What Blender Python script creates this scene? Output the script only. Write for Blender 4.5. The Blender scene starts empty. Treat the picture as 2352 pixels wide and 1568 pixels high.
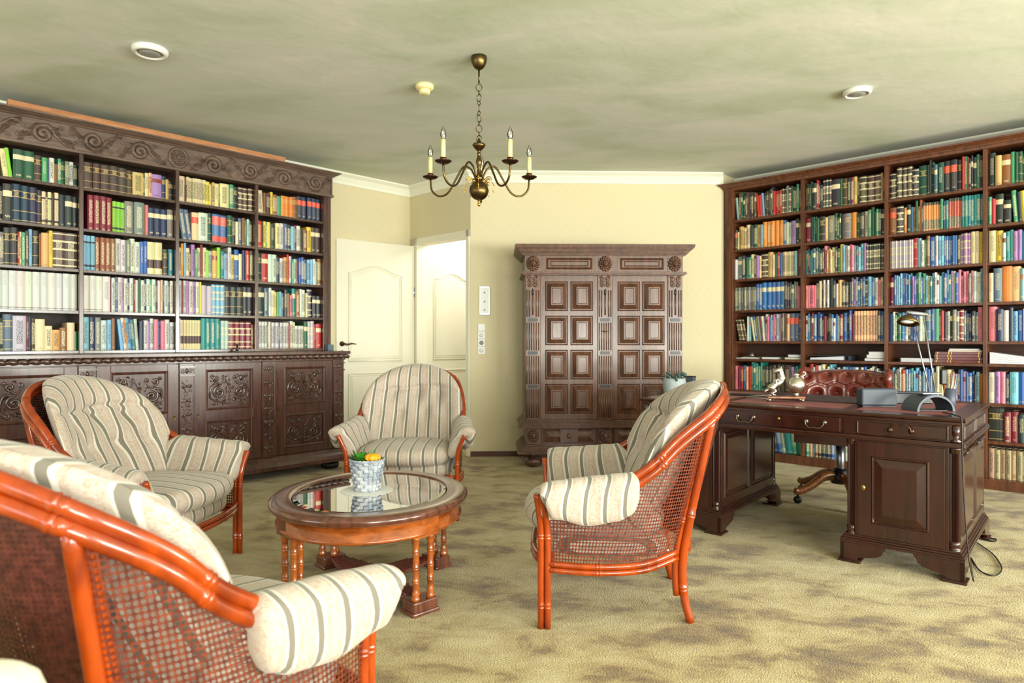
import bpy, math, random, re
from mathutils import Vector, Matrix
R = math.radians
PI = math.pi
rnd = random.Random(7)
scene = bpy.context.scene
COL = scene.collection

# ------------------------------------------------------------------ camera, world, light, exposure
cd = bpy.data.cameras.new('camera'); cam = bpy.data.objects.new('camera', cd); COL.objects.link(cam)
cam.location = (0, 0, 1.10); cam.rotation_euler = (R(90), 0, 0)
cd.sensor_width = 36; cd.lens = 36 * 1514 / 2352; cd.shift_y = -2 / 2352
cd.clip_start = .05
cd.dof.use_dof = True; cd.dof.focus_distance = 3.0; cd.dof.aperture_fstop = 3.2
scene.camera = cam
# room axes: K is the far corner; U runs along the carved bookcase wall, N points from that wall into the room
K = Vector((-1.07, 6.92, 0)); U = Vector((.696, .718, 0)).normalized(); N = Vector((.718, -.696, 0)).normalized()
def RM(a, b, z=0): p = K + U * a + N * b; return Vector((p.x, p.y, z))
AU = math.atan2(U.y, U.x); AN = math.atan2(N.y, N.x)
world = bpy.data.worlds.new('world'); scene.world = world; world.use_nodes = True
bg = world.node_tree.nodes['Background']; bg.inputs[0].default_value = (.80, .92, 1.0, 1); bg.inputs[1].default_value = 1.4
scene.view_settings.view_transform = 'Standard'; scene.view_settings.look = 'None'
scene.view_settings.exposure = -0.17; scene.view_settings.gamma = 1
scene.cycles.max_bounces = 7; scene.cycles.diffuse_bounces = 4; scene.cycles.glossy_bounces = 3
scene.cycles.transparent_max_bounces = 10; scene.cycles.transmission_bounces = 4
scene.cycles.use_denoising = True; scene.cycles.sample_clamp_indirect = 6; scene.cycles.caustics_reflective = False; scene.cycles.caustics_refractive = False
def area(name, loc, aim, sx, sy, power, color):
    l = bpy.data.lights.new(name, 'AREA'); l.shape = 'RECTANGLE'; l.size = sx; l.size_y = sy; l.energy = power; l.color = color
    o = bpy.data.objects.new(name, l); COL.objects.link(o); o.location = loc
    o.rotation_euler = (Vector(aim) - Vector(loc)).to_track_quat('-Z', 'Y').to_euler(); return o
WIN = [('rear', -6.9, -4.5), ('rear', -3.7, -1.3), ('rear', -.5, 1.6), ('near', 1.2, 3.4), ('near', 5.2, 7.6)]
for (w, s0, s1) in WIN:
    c = (s0 + s1) / 2
    if w == 'rear': p = RM(c, 9.72, 1.42); q = RM(c, 0, 1.50)
    else: p = RM(-7.92, c, 1.42); q = RM(0, c, 1.50)  # near-wall windows are unseen; their lamps are added as weaker fill
    if w == 'rear': area('lawn_bounce_fill', RM(c, 9.70, 1.05), RM(c * .5, 4.2, 2.70), (s1 - s0) * .9, .9, 185 * (s1 - s0) / 2, (.95, 1.0, .87))  # added greenish fill that brightens the ceiling, standing in for garden bounce
    area('daylight_' + w, p, q, (s1 - s0) * .92, 1.7, (112 if w == 'rear' else 46) * (s1 - s0) / 2, (1.0, .995, .99) if w == 'rear' else (.93, .98, 1.0))
hall_lamp = area('hall_light', RM(.9, .8, 2.5), RM(.5, .1, 1.0), .7, .5, 26, (1, .97, .92))  # unseen lamp that lights the hallway beyond the door

# ------------------------------------------------------------------ materials
def srgb(c):
    return tuple(((x / 255) / 12.92 if x <= 10 else ((x / 255 + .055) / 1.055) ** 2.4) for x in c) + (1,)
def newmat(name):
    m = bpy.data.materials.new(name); m.use_nodes = True; nt = m.node_tree
    return m, nt, nt.nodes, nt.links, nt.nodes['Principled BSDF']
def plain(name, col, rough=.5, metal=0, spec=.5, coat=0, trans=0, sheen=0, bump=0, bscale=60):
    m, nt, n, l, p = newmat(name)
    p.inputs['Base Color'].default_value = srgb(col); p.inputs['Roughness'].default_value = rough
    p.inputs['Metallic'].default_value = metal; p.inputs['Specular IOR Level'].default_value = spec
    p.inputs['Coat Weight'].default_value = coat; p.inputs['Coat Roughness'].default_value = .08
    p.inputs['Transmission Weight'].default_value = trans; p.inputs['Sheen Weight'].default_value = sheen
    if bump:
        t = n.new('ShaderNodeTexNoise'); t.inputs['Scale'].default_value = bscale; t.inputs['Detail'].default_value = 3
        tc = n.new('ShaderNodeTexCoord'); l.new(tc.outputs['Object'], t.inputs['Vector'])
        b = n.new('ShaderNodeBump'); b.inputs['Strength'].default_value = bump; b.inputs['Distance'].default_value = .01
        l.new(t.outputs[0], b.inputs['Height']); l.new(b.outputs[0], p.inputs['Normal'])
    return m
def ramp(n, stops):
    r = n.new('ShaderNodeValToRGB'); e = r.color_ramp.elements
    while len(e) < len(stops): e.new(.5)
    for i, (pos, c) in enumerate(stops): e[i].position = pos; e[i].color = srgb(c)
    return r
def wood(name, c1, c2, rough=.35, scale=(14, 14, 1.6), coat=.2, bump=.15, spec=.5):
    m, nt, n, l, p = newmat(name)
    tc = n.new('ShaderNodeTexCoord'); mp = n.new('ShaderNodeMapping'); mp.inputs['Scale'].default_value = scale
    t = n.new('ShaderNodeTexNoise'); t.inputs['Scale'].default_value = 2.2; t.inputs['Detail'].default_value = 5; t.inputs['Distortion'].default_value = .8
    t2 = n.new('ShaderNodeTexNoise'); t2.inputs['Scale'].default_value = 9; t2.inputs['Detail'].default_value = 4
    l.new(tc.outputs['Object'], mp.inputs[0]); l.new(mp.outputs[0], t.inputs['Vector']); l.new(mp.outputs[0], t2.inputs['Vector'])
    mx = n.new('ShaderNodeMath'); mx.operation = 'MULTIPLY_ADD'; mx.inputs[1].default_value = .35; l.new(t2.outputs[0], mx.inputs[0]); l.new(t.outputs[0], mx.inputs[2])
    r = ramp(n, [(.42, c1), (.85, c2)]); l.new(mx.outputs[0], r.inputs[0]); l.new(r.outputs[0], p.inputs['Base Color'])
    p.inputs['Roughness'].default_value = rough; p.inputs['Coat Weight'].default_value = coat; p.inputs['Coat Roughness'].default_value = .15
    p.inputs['Specular IOR Level'].default_value = spec
    b = n.new('ShaderNodeBump'); b.inputs['Strength'].default_value = bump; b.inputs['Distance'].default_value = .004
    l.new(t2.outputs[0], b.inputs['Height']); l.new(b.outputs[0], p.inputs['Normal'])
    return m
M = {}
M['carved'] = wood('carved_walnut', (46, 29, 25), (86, 60, 51), .24, coat=.8)
M['carved_frieze'] = wood('weathered_walnut', (70, 54, 46), (112, 90, 76), .5, scale=(1.6, 14, 14), coat=.1)
M['cabinet'] = wood('dark_polished_walnut', (50, 28, 24), (92, 56, 47), .32, coat=.4)
M['armoire'] = wood('polished_oak', (58, 35, 24), (108, 70, 48), .36, coat=.25)
M['armoire_dark'] = wood('dark_oak', (68, 44, 37), (112, 78, 66), .32, coat=.4)
M['library'] = wood('library_mahogany', (62, 33, 19), (110, 63, 37), .4, coat=.2)
M['desk'] = wood('desk_mahogany', (34, 13, 9), (58, 23, 15), .26, coat=.4, bump=.05)
M['rattan'] = wood('lacquered_rattan', (116, 36, 2), (170, 64, 3), .3, scale=(6, 6, 2), coat=.9, bump=.02, spec=.3)
M['rattan'].node_tree.nodes['Principled BSDF'].inputs['Coat Roughness'].default_value = .04
M['table_rim'] = wood('table_walnut', (72, 36, 26), (112, 64, 48), .2, coat=.9, bump=.05)
M['table_apron'] = wood('table_golden_walnut', (118, 52, 14), (176, 92, 34), .25, scale=(5, 5, 14), coat=.8, bump=.05)
M['raw_wood'] = wood('raw_pine', (148, 92, 56), (196, 138, 92), .7, scale=(1.5, 14, 14), coat=0)
M['chairwood'] = wood('honey_walnut', (74, 36, 14), (150, 84, 32), .3, coat=.6)
M['black'] = plain('black_wood', (22, 20, 24), .35)
M['shelf_dark'] = plain('dark_back_board', (44, 30, 24), .6)  # dark brown board behind the carved bookcase shelves
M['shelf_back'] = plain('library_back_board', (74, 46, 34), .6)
M['brass'] = plain('aged_brass', (104, 86, 54), .32, 1)
M['bright_brass'] = plain('bright_brass', (205, 165, 85), .25, 1)
M['pewter'] = plain('pewter', (118, 108, 98), .38, 1)
M['silver'] = plain('silver', (206, 200, 186), .3, 1)
M['steel'] = plain('brushed_steel', (176, 180, 196), .3, 1)
M['bronze'] = plain('dark_bronze', (92, 66, 52), .4, 1)
M['candle'] = plain('candle_ivory', (236, 222, 160), .5)
M['door'] = plain('door_cream_paint', (226, 221, 200), .4)
M['cove'] = plain('cove_white', (232, 232, 214), .7)
M['white_plastic'] = plain('white_plastic', (232, 232, 226), .35)
M['cream_plastic'] = plain('cream_plastic', (240, 226, 168), .4)
M['grey_plastic'] = plain('grey_plastic', (150, 150, 146), .4)
M['slate_plastic'] = plain('slate_plastic', (62, 70, 84), .45)
M['black_plastic'] = plain('black_plastic', (20, 22, 26), .35)
M['paper'] = plain('paper_white', (226, 226, 232), .7)
M['doily'] = plain('lace_white', (238, 238, 236), .8)
M['green_leaf'] = plain('green_leaf', (70, 150, 40), .5)
M['dull_leaf'] = plain('blue_green_leaf', (62, 84, 76), .6)
M['pumpkin'] = plain('orange_gourd', (244, 160, 24), .4)
M['pot'] = plain('mottled_grey_pot', (150, 160, 162), .7, bump=.4, bscale=30)
M['leather'] = plain('oxblood_leather', (104, 36, 26), .26, coat=.5, bump=.12, bscale=140)
M['leather_top'] = plain('desk_leather', (146, 86, 88), .5)
M['blotter'] = plain('dark_blotter', (58, 50, 58), .4)
M['cream_fabric'] = plain('cream_upholstery', (214, 208, 180), .8, sheen=.3, bump=.2, bscale=200)
M['cable_black'] = plain('black_cable', (24, 20, 18), .5)
M['baseboard'] = plain('baseboard_brown', (84, 50, 42), .4)
M['blue_case'] = plain('slate_blue_case', (84, 104, 116), .5)
# thin clear glass
def glassmat(name, tint, alpha, rough=.02):
    m, nt, n, l, p = newmat(name)
    out = n['Material Output']; n.remove(p)
    g = n.new('ShaderNodeBsdfGlossy'); g.inputs['Roughness'].default_value = rough; g.inputs[0].default_value = (1, 1, 1, 1)
    t = n.new('ShaderNodeBsdfTransparent'); t.inputs[0].default_value = tint
    f = n.new('ShaderNodeFresnel'); f.inputs[0].default_value = 1.5
    a = n.new('ShaderNodeMath'); a.operation = 'MULTIPLY_ADD'; a.inputs[1].default_value = 1.0; a.inputs[2].default_value = alpha; l.new(f.outputs[0], a.inputs[0])
    mx = n.new('ShaderNodeMixShader'); l.new(a.outputs[0], mx.inputs[0]); l.new(t.outputs[0], mx.inputs[1]); l.new(g.outputs[0], mx.inputs[2]); l.new(mx.outputs[0], out.inputs[0])
    return m
M['glass'] = glassmat('table_glass', (.62, .68, .64, 1), .42)
M['bulb'] = glassmat('bulb_glass', (.97, .97, .95, 1), .06)
M['pane'] = glassmat('window_glass', (1, 1, 1, 1), .0)
# striped damask
def fabric(name, shade=1.0):
    m, nt, n, l, p = newmat(name)
    uv = n.new('ShaderNodeUVMap'); sx = n.new('ShaderNodeSeparateXYZ'); l.new(uv.outputs[0], sx.inputs[0])
    d = n.new('ShaderNodeMath'); d.operation = 'DIVIDE'; d.inputs[1].default_value = .074; l.new(sx.outputs[0], d.inputs[0])
    fr = n.new('ShaderNodeMath'); fr.operation = 'FRACT'; l.new(d.outputs[0], fr.inputs[0])
    r = n.new('ShaderNodeValToRGB'); r.color_ramp.interpolation = 'CONSTANT'; e = r.color_ramp.elements
    g = (116, 110, 98); cr = (206, 199, 187); bg_ = (180, 168, 154)
    st = [(0, cr), (.05, g), (.24, cr), (.29, bg_), (.44, (187, 177, 164)), (.80, bg_), (.94, cr)]
    while len(e) < len(st): e.new(.5)
    for i, (pos, c) in enumerate(st): e[i].position = pos; e[i].color = srgb(tuple(v * shade for v in c))
    l.new(fr.outputs[0], r.inputs[0])
    mp = n.new('ShaderNodeMapping'); mp.inputs['Scale'].default_value = (95, 70, 1); l.new(uv.outputs[0], mp.inputs[0])
    t = n.new('ShaderNodeTexNoise'); t.inputs['Scale'].default_value = 1; t.inputs['Detail'].default_value = 1.5; t.inputs['Distortion'].default_value = 1.2; l.new(mp.outputs[0], t.inputs['Vector'])
    s = n.new('ShaderNodeMath'); s.operation = 'SUBTRACT'; s.inputs[1].default_value = .5; l.new(t.outputs[0], s.inputs[0])
    ab = n.new('ShaderNodeMath'); ab.operation = 'ABSOLUTE'; l.new(s.outputs[0], ab.inputs[0])
    lt = n.new('ShaderNodeMath'); lt.operation = 'LESS_THAN'; lt.inputs[1].default_value = .035; l.new(ab.outputs[0], lt.inputs[0])
    a1 = n.new('ShaderNodeMath'); a1.operation = 'GREATER_THAN'; a1.inputs[1].default_value = .34; l.new(fr.outputs[0], a1.inputs[0])
    a2 = n.new('ShaderNodeMath'); a2.operation = 'LESS_THAN'; a2.inputs[1].default_value = .92; l.new(fr.outputs[0], a2.inputs[0])
    m1 = n.new('ShaderNodeMath'); m1.operation = 'MULTIPLY'; l.new(lt.outputs[0], m1.inputs[0]); l.new(a1.outputs[0], m1.inputs[1])
    m2 = n.new('ShaderNodeMath'); m2.operation = 'MULTIPLY'; l.new(m1.outputs[0], m2.inputs[0]); l.new(a2.outputs[0], m2.inputs[1])
    m3 = n.new('ShaderNodeMath'); m3.operation = 'MULTIPLY'; m3.inputs[1].default_value = .85; l.new(m2.outputs[0], m3.inputs[0])
    mx = n.new('ShaderNodeMix'); mx.data_type = 'RGBA'; l.new(m3.outputs[0], mx.inputs[0]); l.new(r.outputs[0], mx.inputs[6]); mx.inputs[7].default_value = srgb((178, 142, 122))
    l.new(mx.outputs[2], p.inputs['Base Color']); p.inputs['Roughness'].default_value = .75; p.inputs['Sheen Weight'].default_value = .25
    b = n.new('ShaderNodeBump'); b.inputs['Strength'].default_value = .25; b.inputs['Distance'].default_value = .002; l.new(t.outputs[0], b.inputs['Height']); l.new(b.outputs[0], p.inputs['Normal'])
    return m
M['fabric'] = fabric('striped_damask')
def cane(name, per=.0134, rad=.365, col=(120, 54, 34), col2=(80, 32, 24)):
    m, nt, n, l, p = newmat(name)
    uv = n.new('ShaderNodeUVMap'); mp = n.new('ShaderNodeMapping'); mp.inputs['Scale'].default_value = (1 / per, 1 / per, 1); l.new(uv.outputs[0], mp.inputs[0])
    fr = n.new('ShaderNodeVectorMath'); fr.operation = 'FRACTION'; l.new(mp.outputs[0], fr.inputs[0])
    sb = n.new('ShaderNodeVectorMath'); sb.operation = 'DISTANCE'; sb.inputs[1].default_value = (.5, .5, 0); l.new(fr.outputs[0], sb.inputs[0])
    gt = n.new('ShaderNodeMath'); gt.operation = 'GREATER_THAN'; gt.inputs[1].default_value = rad; l.new(sb.outputs['Value'], gt.inputs[0])
    l.new(gt.outputs[0], p.inputs['Alpha'])
    t = n.new('ShaderNodeTexNoise'); t.inputs['Scale'].default_value = .6; l.new(mp.outputs[0], t.inputs['Vector'])
    r = ramp(n, [(.35, col2), (.65, col)]); l.new(t.outputs[0], r.inputs[0]); l.new(r.outputs[0], p.inputs['Base Color'])
    p.inputs['Roughness'].default_value = .35
    b = n.new('ShaderNodeBump'); b.inputs['Strength'].default_value = .4; b.inputs['Distance'].default_value = .003; l.new(sb.outputs['Value'], b.inputs['Height']); l.new(b.outputs[0], p.inputs['Normal'])
    return m
M['cane'] = cane('woven_cane'); M['cane_close'] = cane('close_woven_cane', .0105, .16, (96, 48, 38), (66, 32, 27))
def mottled(name, stops, scale, detail=4, rough=.9, bump=0, bscale=300, dist=.5, stretch=(1, 1, 1), spec=.3, sheen=0):
    m, nt, n, l, p = newmat(name)
    tc = n.new('ShaderNodeTexCoord'); mp = n.new('ShaderNodeMapping'); mp.inputs['Scale'].default_value = stretch; mp.inputs['Rotation'].default_value = (0, 0, .5)
    l.new(tc.outputs['Object'], mp.inputs[0])
    t = n.new('ShaderNodeTexNoise'); t.inputs['Scale'].default_value = scale; t.inputs['Detail'].default_value = detail; t.inputs['Distortion'].default_value = dist
    l.new(mp.outputs[0], t.inputs['Vector']); r = ramp(n, stops); l.new(t.outputs[0], r.inputs[0]); l.new(r.outputs[0], p.inputs['Base Color'])
    p.inputs['Roughness'].default_value = rough; p.inputs['Specular IOR Level'].default_value = spec; p.inputs['Sheen Weight'].default_value = sheen
    if bump:
        t2 = n.new('ShaderNodeTexNoise'); t2.inputs['Scale'].default_value = bscale; t2.inputs['Detail'].default_value = 2; l.new(tc.outputs['Object'], t2.inputs['Vector'])
        b = n.new('ShaderNodeBump'); b.inputs['Strength'].default_value = bump; b.inputs['Distance'].default_value = .01; l.new(t2.outputs[0], b.inputs['Height']); l.new(b.outputs[0], p.inputs['Normal'])
    return m
M['ceiling'] = mottled('plaster_ceiling', [(.3, (194, 202, 180)), (.5, (212, 217, 203)), (.7, (226, 224, 216))], 1.1, 6, .95, .2, 12, .7, (1, 2.0, 1))
# plush carpet: pile pressed two ways
def carpet():
    m, nt, n, l, p = newmat('plush_carpet')
    tc = n.new('ShaderNodeTexCoord')
    mp = n.new('ShaderNodeMapping'); mp.inputs['Scale'].default_value = (1, 1.6, 1); mp.inputs['Rotation'].default_value = (0, 0, .5); l.new(tc.outputs['Object'], mp.inputs[0])
    t = n.new('ShaderNodeTexNoise'); t.inputs['Scale'].default_value = 3.4; t.inputs['Detail'].default_value = 7; t.inputs['Roughness'].default_value = .66; t.inputs['Distortion'].default_value = .35; l.new(mp.outputs[0], t.inputs['Vector'])
    tl = n.new('ShaderNodeTexNoise'); tl.inputs['Scale'].default_value = .75; tl.inputs['Detail'].default_value = 2; l.new(tc.outputs['Object'], tl.inputs['Vector'])
    mm = n.new('ShaderNodeMath'); mm.operation = 'MULTIPLY_ADD'; mm.inputs[1].default_value = .45; mm.inputs[2].default_value = -.225; l.new(tl.outputs[0], mm.inputs[0])
    ms = n.new('ShaderNodeMath'); ms.operation = 'ADD'; l.new(mm.outputs[0], ms.inputs[0]); l.new(t.outputs[0], ms.inputs[1])
    r = ramp(n, [(.32, (100, 75, 36)), (.41, (136, 111, 60)), (.49, (171, 150, 96)), (.68, (196, 181, 134))]); l.new(ms.outputs[0], r.inputs[0])
    t2 = n.new('ShaderNodeTexNoise'); t2.inputs['Scale'].default_value = 150; t2.inputs['Detail'].default_value = 2; l.new(tc.outputs['Object'], t2.inputs['Vector'])
    mr = n.new('ShaderNodeMapRange'); mr.inputs[1].default_value = .3; mr.inputs[2].default_value = .7; mr.inputs[3].default_value = .82; mr.inputs[4].default_value = 1.12; l.new(t2.outputs[0], mr.inputs[0])
    vm = n.new('ShaderNodeVectorMath'); vm.operation = 'SCALE'; l.new(r.outputs[0], vm.inputs[0]); l.new(mr.outputs[0], vm.inputs['Scale']); l.new(vm.outputs[0], p.inputs['Base Color'])
    p.inputs['Roughness'].default_value = .95; p.inputs['Sheen Weight'].default_value = .3; p.inputs['Specular IOR Level'].default_value = .15
    ad = n.new('ShaderNodeMath'); ad.operation = 'MULTIPLY_ADD'; ad.inputs[1].default_value = 2.0; l.new(t.outputs[0], ad.inputs[0]); l.new(t2.outputs[0], ad.inputs[2])
    b = n.new('ShaderNodeBump'); b.inputs['Strength'].default_value = .6; b.inputs['Distance'].default_value = .012; l.new(ad.outputs[0], b.inputs['Height']); l.new(b.outputs[0], p.inputs['Normal'])
    return m
M['carpet'] = carpet()
# cream wallpaper with small dots in a diamond lattice
def wallpaper():
    m, nt, n, l, p = newmat('dotted_wallpaper')
    tc = n.new('ShaderNodeTexCoord'); mp = n.new('ShaderNodeMapping'); mp.inputs['Rotation'].default_value = (0, 0, -AU); l.new(tc.outputs['Object'], mp.inputs[0])
    sx = n.new('ShaderNodeSeparateXYZ'); l.new(mp.outputs[0], sx.inputs[0])
    ad = n.new('ShaderNodeMath'); ad.operation = 'SUBTRACT'; l.new(sx.outputs[0], ad.inputs[0]); l.new(sx.outputs[1], ad.inputs[1])
    def cell(src, per, off=0):
        a = n.new('ShaderNodeMath'); a.operation = 'MULTIPLY_ADD'; a.inputs[1].default_value = 1 / per; a.inputs[2].default_value = off; l.new(src, a.inputs[0])
        f = n.new('ShaderNodeMath'); f.operation = 'FRACT'; l.new(a.outputs[0], f.inputs[0])
        s = n.new('ShaderNodeMath'); s.operation = 'SUBTRACT'; s.inputs[1].default_value = .5; l.new(f.outputs[0], s.inputs[0])
        q = n.new('ShaderNodeMath'); q.operation = 'POWER'; q.inputs[1].default_value = 2; ab = n.new('ShaderNodeMath'); ab.operation = 'ABSOLUTE'; l.new(s.outputs[0], ab.inputs[0]); l.new(ab.outputs[0], q.inputs[0]); return q.outputs[0]
    outs = []
    for off in (0, .5):
        c1 = cell(ad.outputs[0], .11, off); c2 = cell(sx.outputs[2], .11, off)
        s = n.new('ShaderNodeMath'); s.operation = 'ADD'; l.new(c1, s.inputs[0]); l.new(c2, s.inputs[1]); outs.append(s.outputs[0])
    mn = n.new('ShaderNodeMath'); mn.operation = 'MINIMUM'; l.new(outs[0], mn.inputs[0]); l.new(outs[1], mn.inputs[1])
    lt = n.new('ShaderNodeMath'); lt.operation = 'LESS_THAN'; lt.inputs[1].default_value = .005; l.new(mn.outputs[0], lt.inputs[0])
    ml = n.new('ShaderNodeMath'); ml.operation = 'MULTIPLY'; ml.inputs[1].default_value = .25; l.new(lt.outputs[0], ml.inputs[0])
    mx = n.new('ShaderNodeMix'); mx.data_type = 'RGBA'; l.new(ml.outputs[0], mx.inputs[0]); mx.inputs[6].default_value = srgb((214, 202, 166)); mx.inputs[7].default_value = srgb((188, 164, 120))
    l.new(mx.outputs[2], p.inputs['Base Color']); p.inputs['Roughness'].default_value = .8
    return m
M['wallpaper'] = wallpaper()
# books: colours in the mesh, lettering in the shader
def bookmat():
    m, nt, n, l, p = newmat('book_covers')
    a = n.new('ShaderNodeAttribute'); a.attribute_name = 'Col'; k = n.new('ShaderNodeAttribute'); k.attribute_name = 'Ink'
    uv = n.new('ShaderNodeUVMap'); mp = n.new('ShaderNodeMapping'); mp.inputs['Scale'].default_value = (190, 260, 1); l.new(uv.outputs[0], mp.inputs[0])
    t = n.new('ShaderNodeTexNoise'); t.inputs['Scale'].default_value = 1; t.inputs['Detail'].default_value = 1; l.new(mp.outputs[0], t.inputs['Vector'])
    gt = n.new('ShaderNodeMath'); gt.operation = 'GREATER_THAN'; gt.inputs[1].default_value = .5; l.new(t.outputs[0], gt.inputs[0])
    ml = n.new('ShaderNodeMath'); ml.operation = 'MULTIPLY'; l.new(gt.outputs[0], ml.inputs[0]); l.new(k.outputs['Alpha'], ml.inputs[1])
    mx = n.new('ShaderNodeMix'); mx.data_type = 'RGBA'; l.new(ml.outputs[0], mx.inputs[0]); l.new(a.outputs['Color'], mx.inputs[6]); l.new(k.outputs['Color'], mx.inputs[7])
    l.new(mx.outputs[2], p.inputs['Base Color']); p.inputs['Roughness'].default_value = .42
    return m
M['book'] = bookmat()

# ------------------------------------------------------------------ mesh building
class MB:
    def __init__(s): s.v = []; s.f = []; s.uv = []; s.mi = []; s.sm = []
    def add(s, vs, fs, mi=0, smooth=False, uvs=None, m=None):
        o = len(s.v)
        if m is not None: vs = [m @ Vector(v) for v in vs]
        s.v += [tuple(v) for v in vs]; s.uv += (uvs if uvs else [(v[0], v[2]) for v in vs])
        for f in fs: s.f.append([i + o for i in f]); s.mi.append(mi); s.sm.append(smooth)
        return s
    def box(s, x0, x1, y0, y1, z0, z1, mi=0, m=None):
        s.add([(x0, y0, z0), (x1, y0, z0), (x1, y1, z0), (x0, y1, z0), (x0, y0, z1), (x1, y0, z1), (x1, y1, z1), (x0, y1, z1)],
              [(3, 2, 1, 0), (4, 5, 6, 7), (0, 1, 5, 4), (1, 2, 6, 5), (2, 3, 7, 6), (3, 0, 4, 7)], mi, m=m); return s
    def tube(s, pts, r, sides=8, mi=0, cap=True, sx=1, m=None, up=None):
        pts = [Vector(p) for p in pts]; n = len(pts); rr = r if isinstance(r, (list, tuple)) else [r] * n
        vs = []; prev = None
        for i, p in enumerate(pts):
            t = (pts[min(i + 1, n - 1)] - pts[max(i - 1, 0)]);
            if t.length < 1e-9: t = Vector((0, 0, 1))
            t.normalize()
            if prev is None:
                a = Vector(up) if up else (Vector((0, 1, 0)) if abs(t.y) < .9 else Vector((1, 0, 0)))
            else: a = prev
            a = a - t * a.dot(t)
            if a.length < 1e-6: a = Vector((1, 0, 0)) - t * t.x
            a.normalize(); prev = a; b = t.cross(a)
            for k in range(sides):
                q = 2 * PI * k / sides; vs.append(p + a * math.cos(q) * rr[i] * sx + b * math.sin(q) * rr[i])
        fs = [(i * sides + k, i * sides + (k + 1) % sides, (i + 1) * sides + (k + 1) % sides, (i + 1) * sides + k) for i in range(n - 1) for k in range(sides)]
        if cap: fs += [tuple(range(sides))[::-1], tuple(range((n - 1) * sides, n * sides))]
        s.add(vs, fs, mi, True, m=m); return s
    def lathe(s, prof, cx=0, cy=0, z=0, sides=20, mi=0, m=None, sx=1, sy=1, smooth=True):
        vs = []; n = len(prof)
        for (r, h) in prof:
            for k in range(sides): q = 2 * PI * k / sides; vs.append((cx + math.cos(q) * r * sx, cy + math.sin(q) * r * sy, z + h))
        fs = [(i * sides + k, i * sides + (k + 1) % sides, (i + 1) * sides + (k + 1) % sides, (i + 1) * sides + k) for i in range(n - 1) for k in range(sides)]
        fs += [tuple(range(sides))[::-1], tuple(range((n - 1) * sides, n * sides))]
        s.add(vs, fs, mi, smooth, m=m); return s
    def ball(s, c, rx, ry=None, rz=None, seg=8, rings=5, mi=0, m=None):
        ry = rx if ry is None else ry; rz = rx if rz is None else rz
        vs = [(c[0], c[1], c[2] - rz)]
        for i in range(1, rings):
            t = -PI / 2 + PI * i / rings
            for k in range(seg): q = 2 * PI * k / seg; vs.append((c[0] + rx * math.cos(t) * math.cos(q), c[1] + ry * math.cos(t) * math.sin(q), c[2] + rz * math.sin(t)))
        vs.append((c[0], c[1], c[2] + rz)); L = len(vs) - 1
        fs = [(0, 1 + (k + 1) % seg, 1 + k) for k in range(seg)]
        for i in range(rings - 2):
            for k in range(seg): a = 1 + i * seg; fs.append((a + k, a + (k + 1) % seg, a + seg + (k + 1) % seg, a + seg + k))
        a = 1 + (rings - 2) * seg; fs += [(a + k, a + (k + 1) % seg, L) for k in range(seg)]
        s.add(vs, fs, mi, True, m=m); return s
    def prism(s, prof, x0, x1, mi=0, m=None, miter=0):
        # profile in (y, z), run along x; miter widens the front ends
        n = len(prof); vs = [(x0 + miter * y, y, z) for (y, z) in prof] + [(x1 - miter * y, y, z) for (y, z) in prof]
        fs = [(i, (i + 1) % n, n + (i + 1) % n, n + i) for i in range(n)] + [tuple(range(n))[::-1], tuple(range(n, 2 * n))]
        s.add(vs, fs, mi, m=m); return s
    def grid(s, nu, nv, fn, mi=0, closed_u=False, smooth=True, m=None):
        vs = []; uvs = []
        for j in range(nv + 1):
            for i in range(nu + 1):
                r = fn(i / nu, j / nv); vs.append(r[0]); uvs.append(r[1])
        w = nu + 1
        s.add(vs, [(j * w + i, j * w + i + 1, (j + 1) * w + i + 1, (j + 1) * w + i) for j in range(nv) for i in range(nu)], mi, smooth, uvs, m=m); return s
    def build(s, name, mats, parent=None, bevel=0, loc=None):
        me = bpy.data.meshes.new(name); me.from_pydata(s.v, [], s.f)
        mats = mats if isinstance(mats, (list, tuple)) else [mats]
        for q in mats: me.materials.append(M[q] if isinstance(q, str) else q)
        me.polygons.foreach_set('material_index', s.mi); me.polygons.foreach_set('use_smooth', s.sm)
        ul = me.uv_layers.new(name='UVMap'); li = [0] * len(me.loops); me.loops.foreach_get('vertex_index', li)
        ul.data.foreach_set('uv', [c for i in li for c in s.uv[i][:2]])
        me.update(); o = bpy.data.objects.new(name, me); COL.objects.link(o)
        if parent: o.parent = parent
        if loc: o.location = loc
        if bevel:
            b = o.modifiers.new('bevel', 'BEVEL'); b.width = bevel; b.segments = 2; b.limit_method = 'ANGLE'; b.angle_limit = R(50)
        return o
def tag(o, label=None, cat=None, group=None, kind=None):
    if label: o['label'] = label
    if cat: o['category'] = cat
    if group: o['group'] = group
    if kind: o['kind'] = kind
    return o
def thing(name, label, cat, loc=(0, 0, 0), rz=0, group=None):
    o = bpy.data.objects.new(name, None); COL.objects.link(o); o.location = loc; o.rotation_euler = (0, 0, rz); o.empty_display_size = .1
    return tag(o, label, cat, group)
def place(o, loc, rz=0): o.location = loc; o.rotation_euler = (0, 0, rz); return o
def struct(mb, name, mats, bevel=0): return tag(mb.build(name, mats, bevel=bevel), kind='structure')
def arc_len(pts):
    L = [0]
    for a, b in zip(pts, pts[1:]): L.append(L[-1] + (Vector(b) - Vector(a)).length)
    return L
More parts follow.
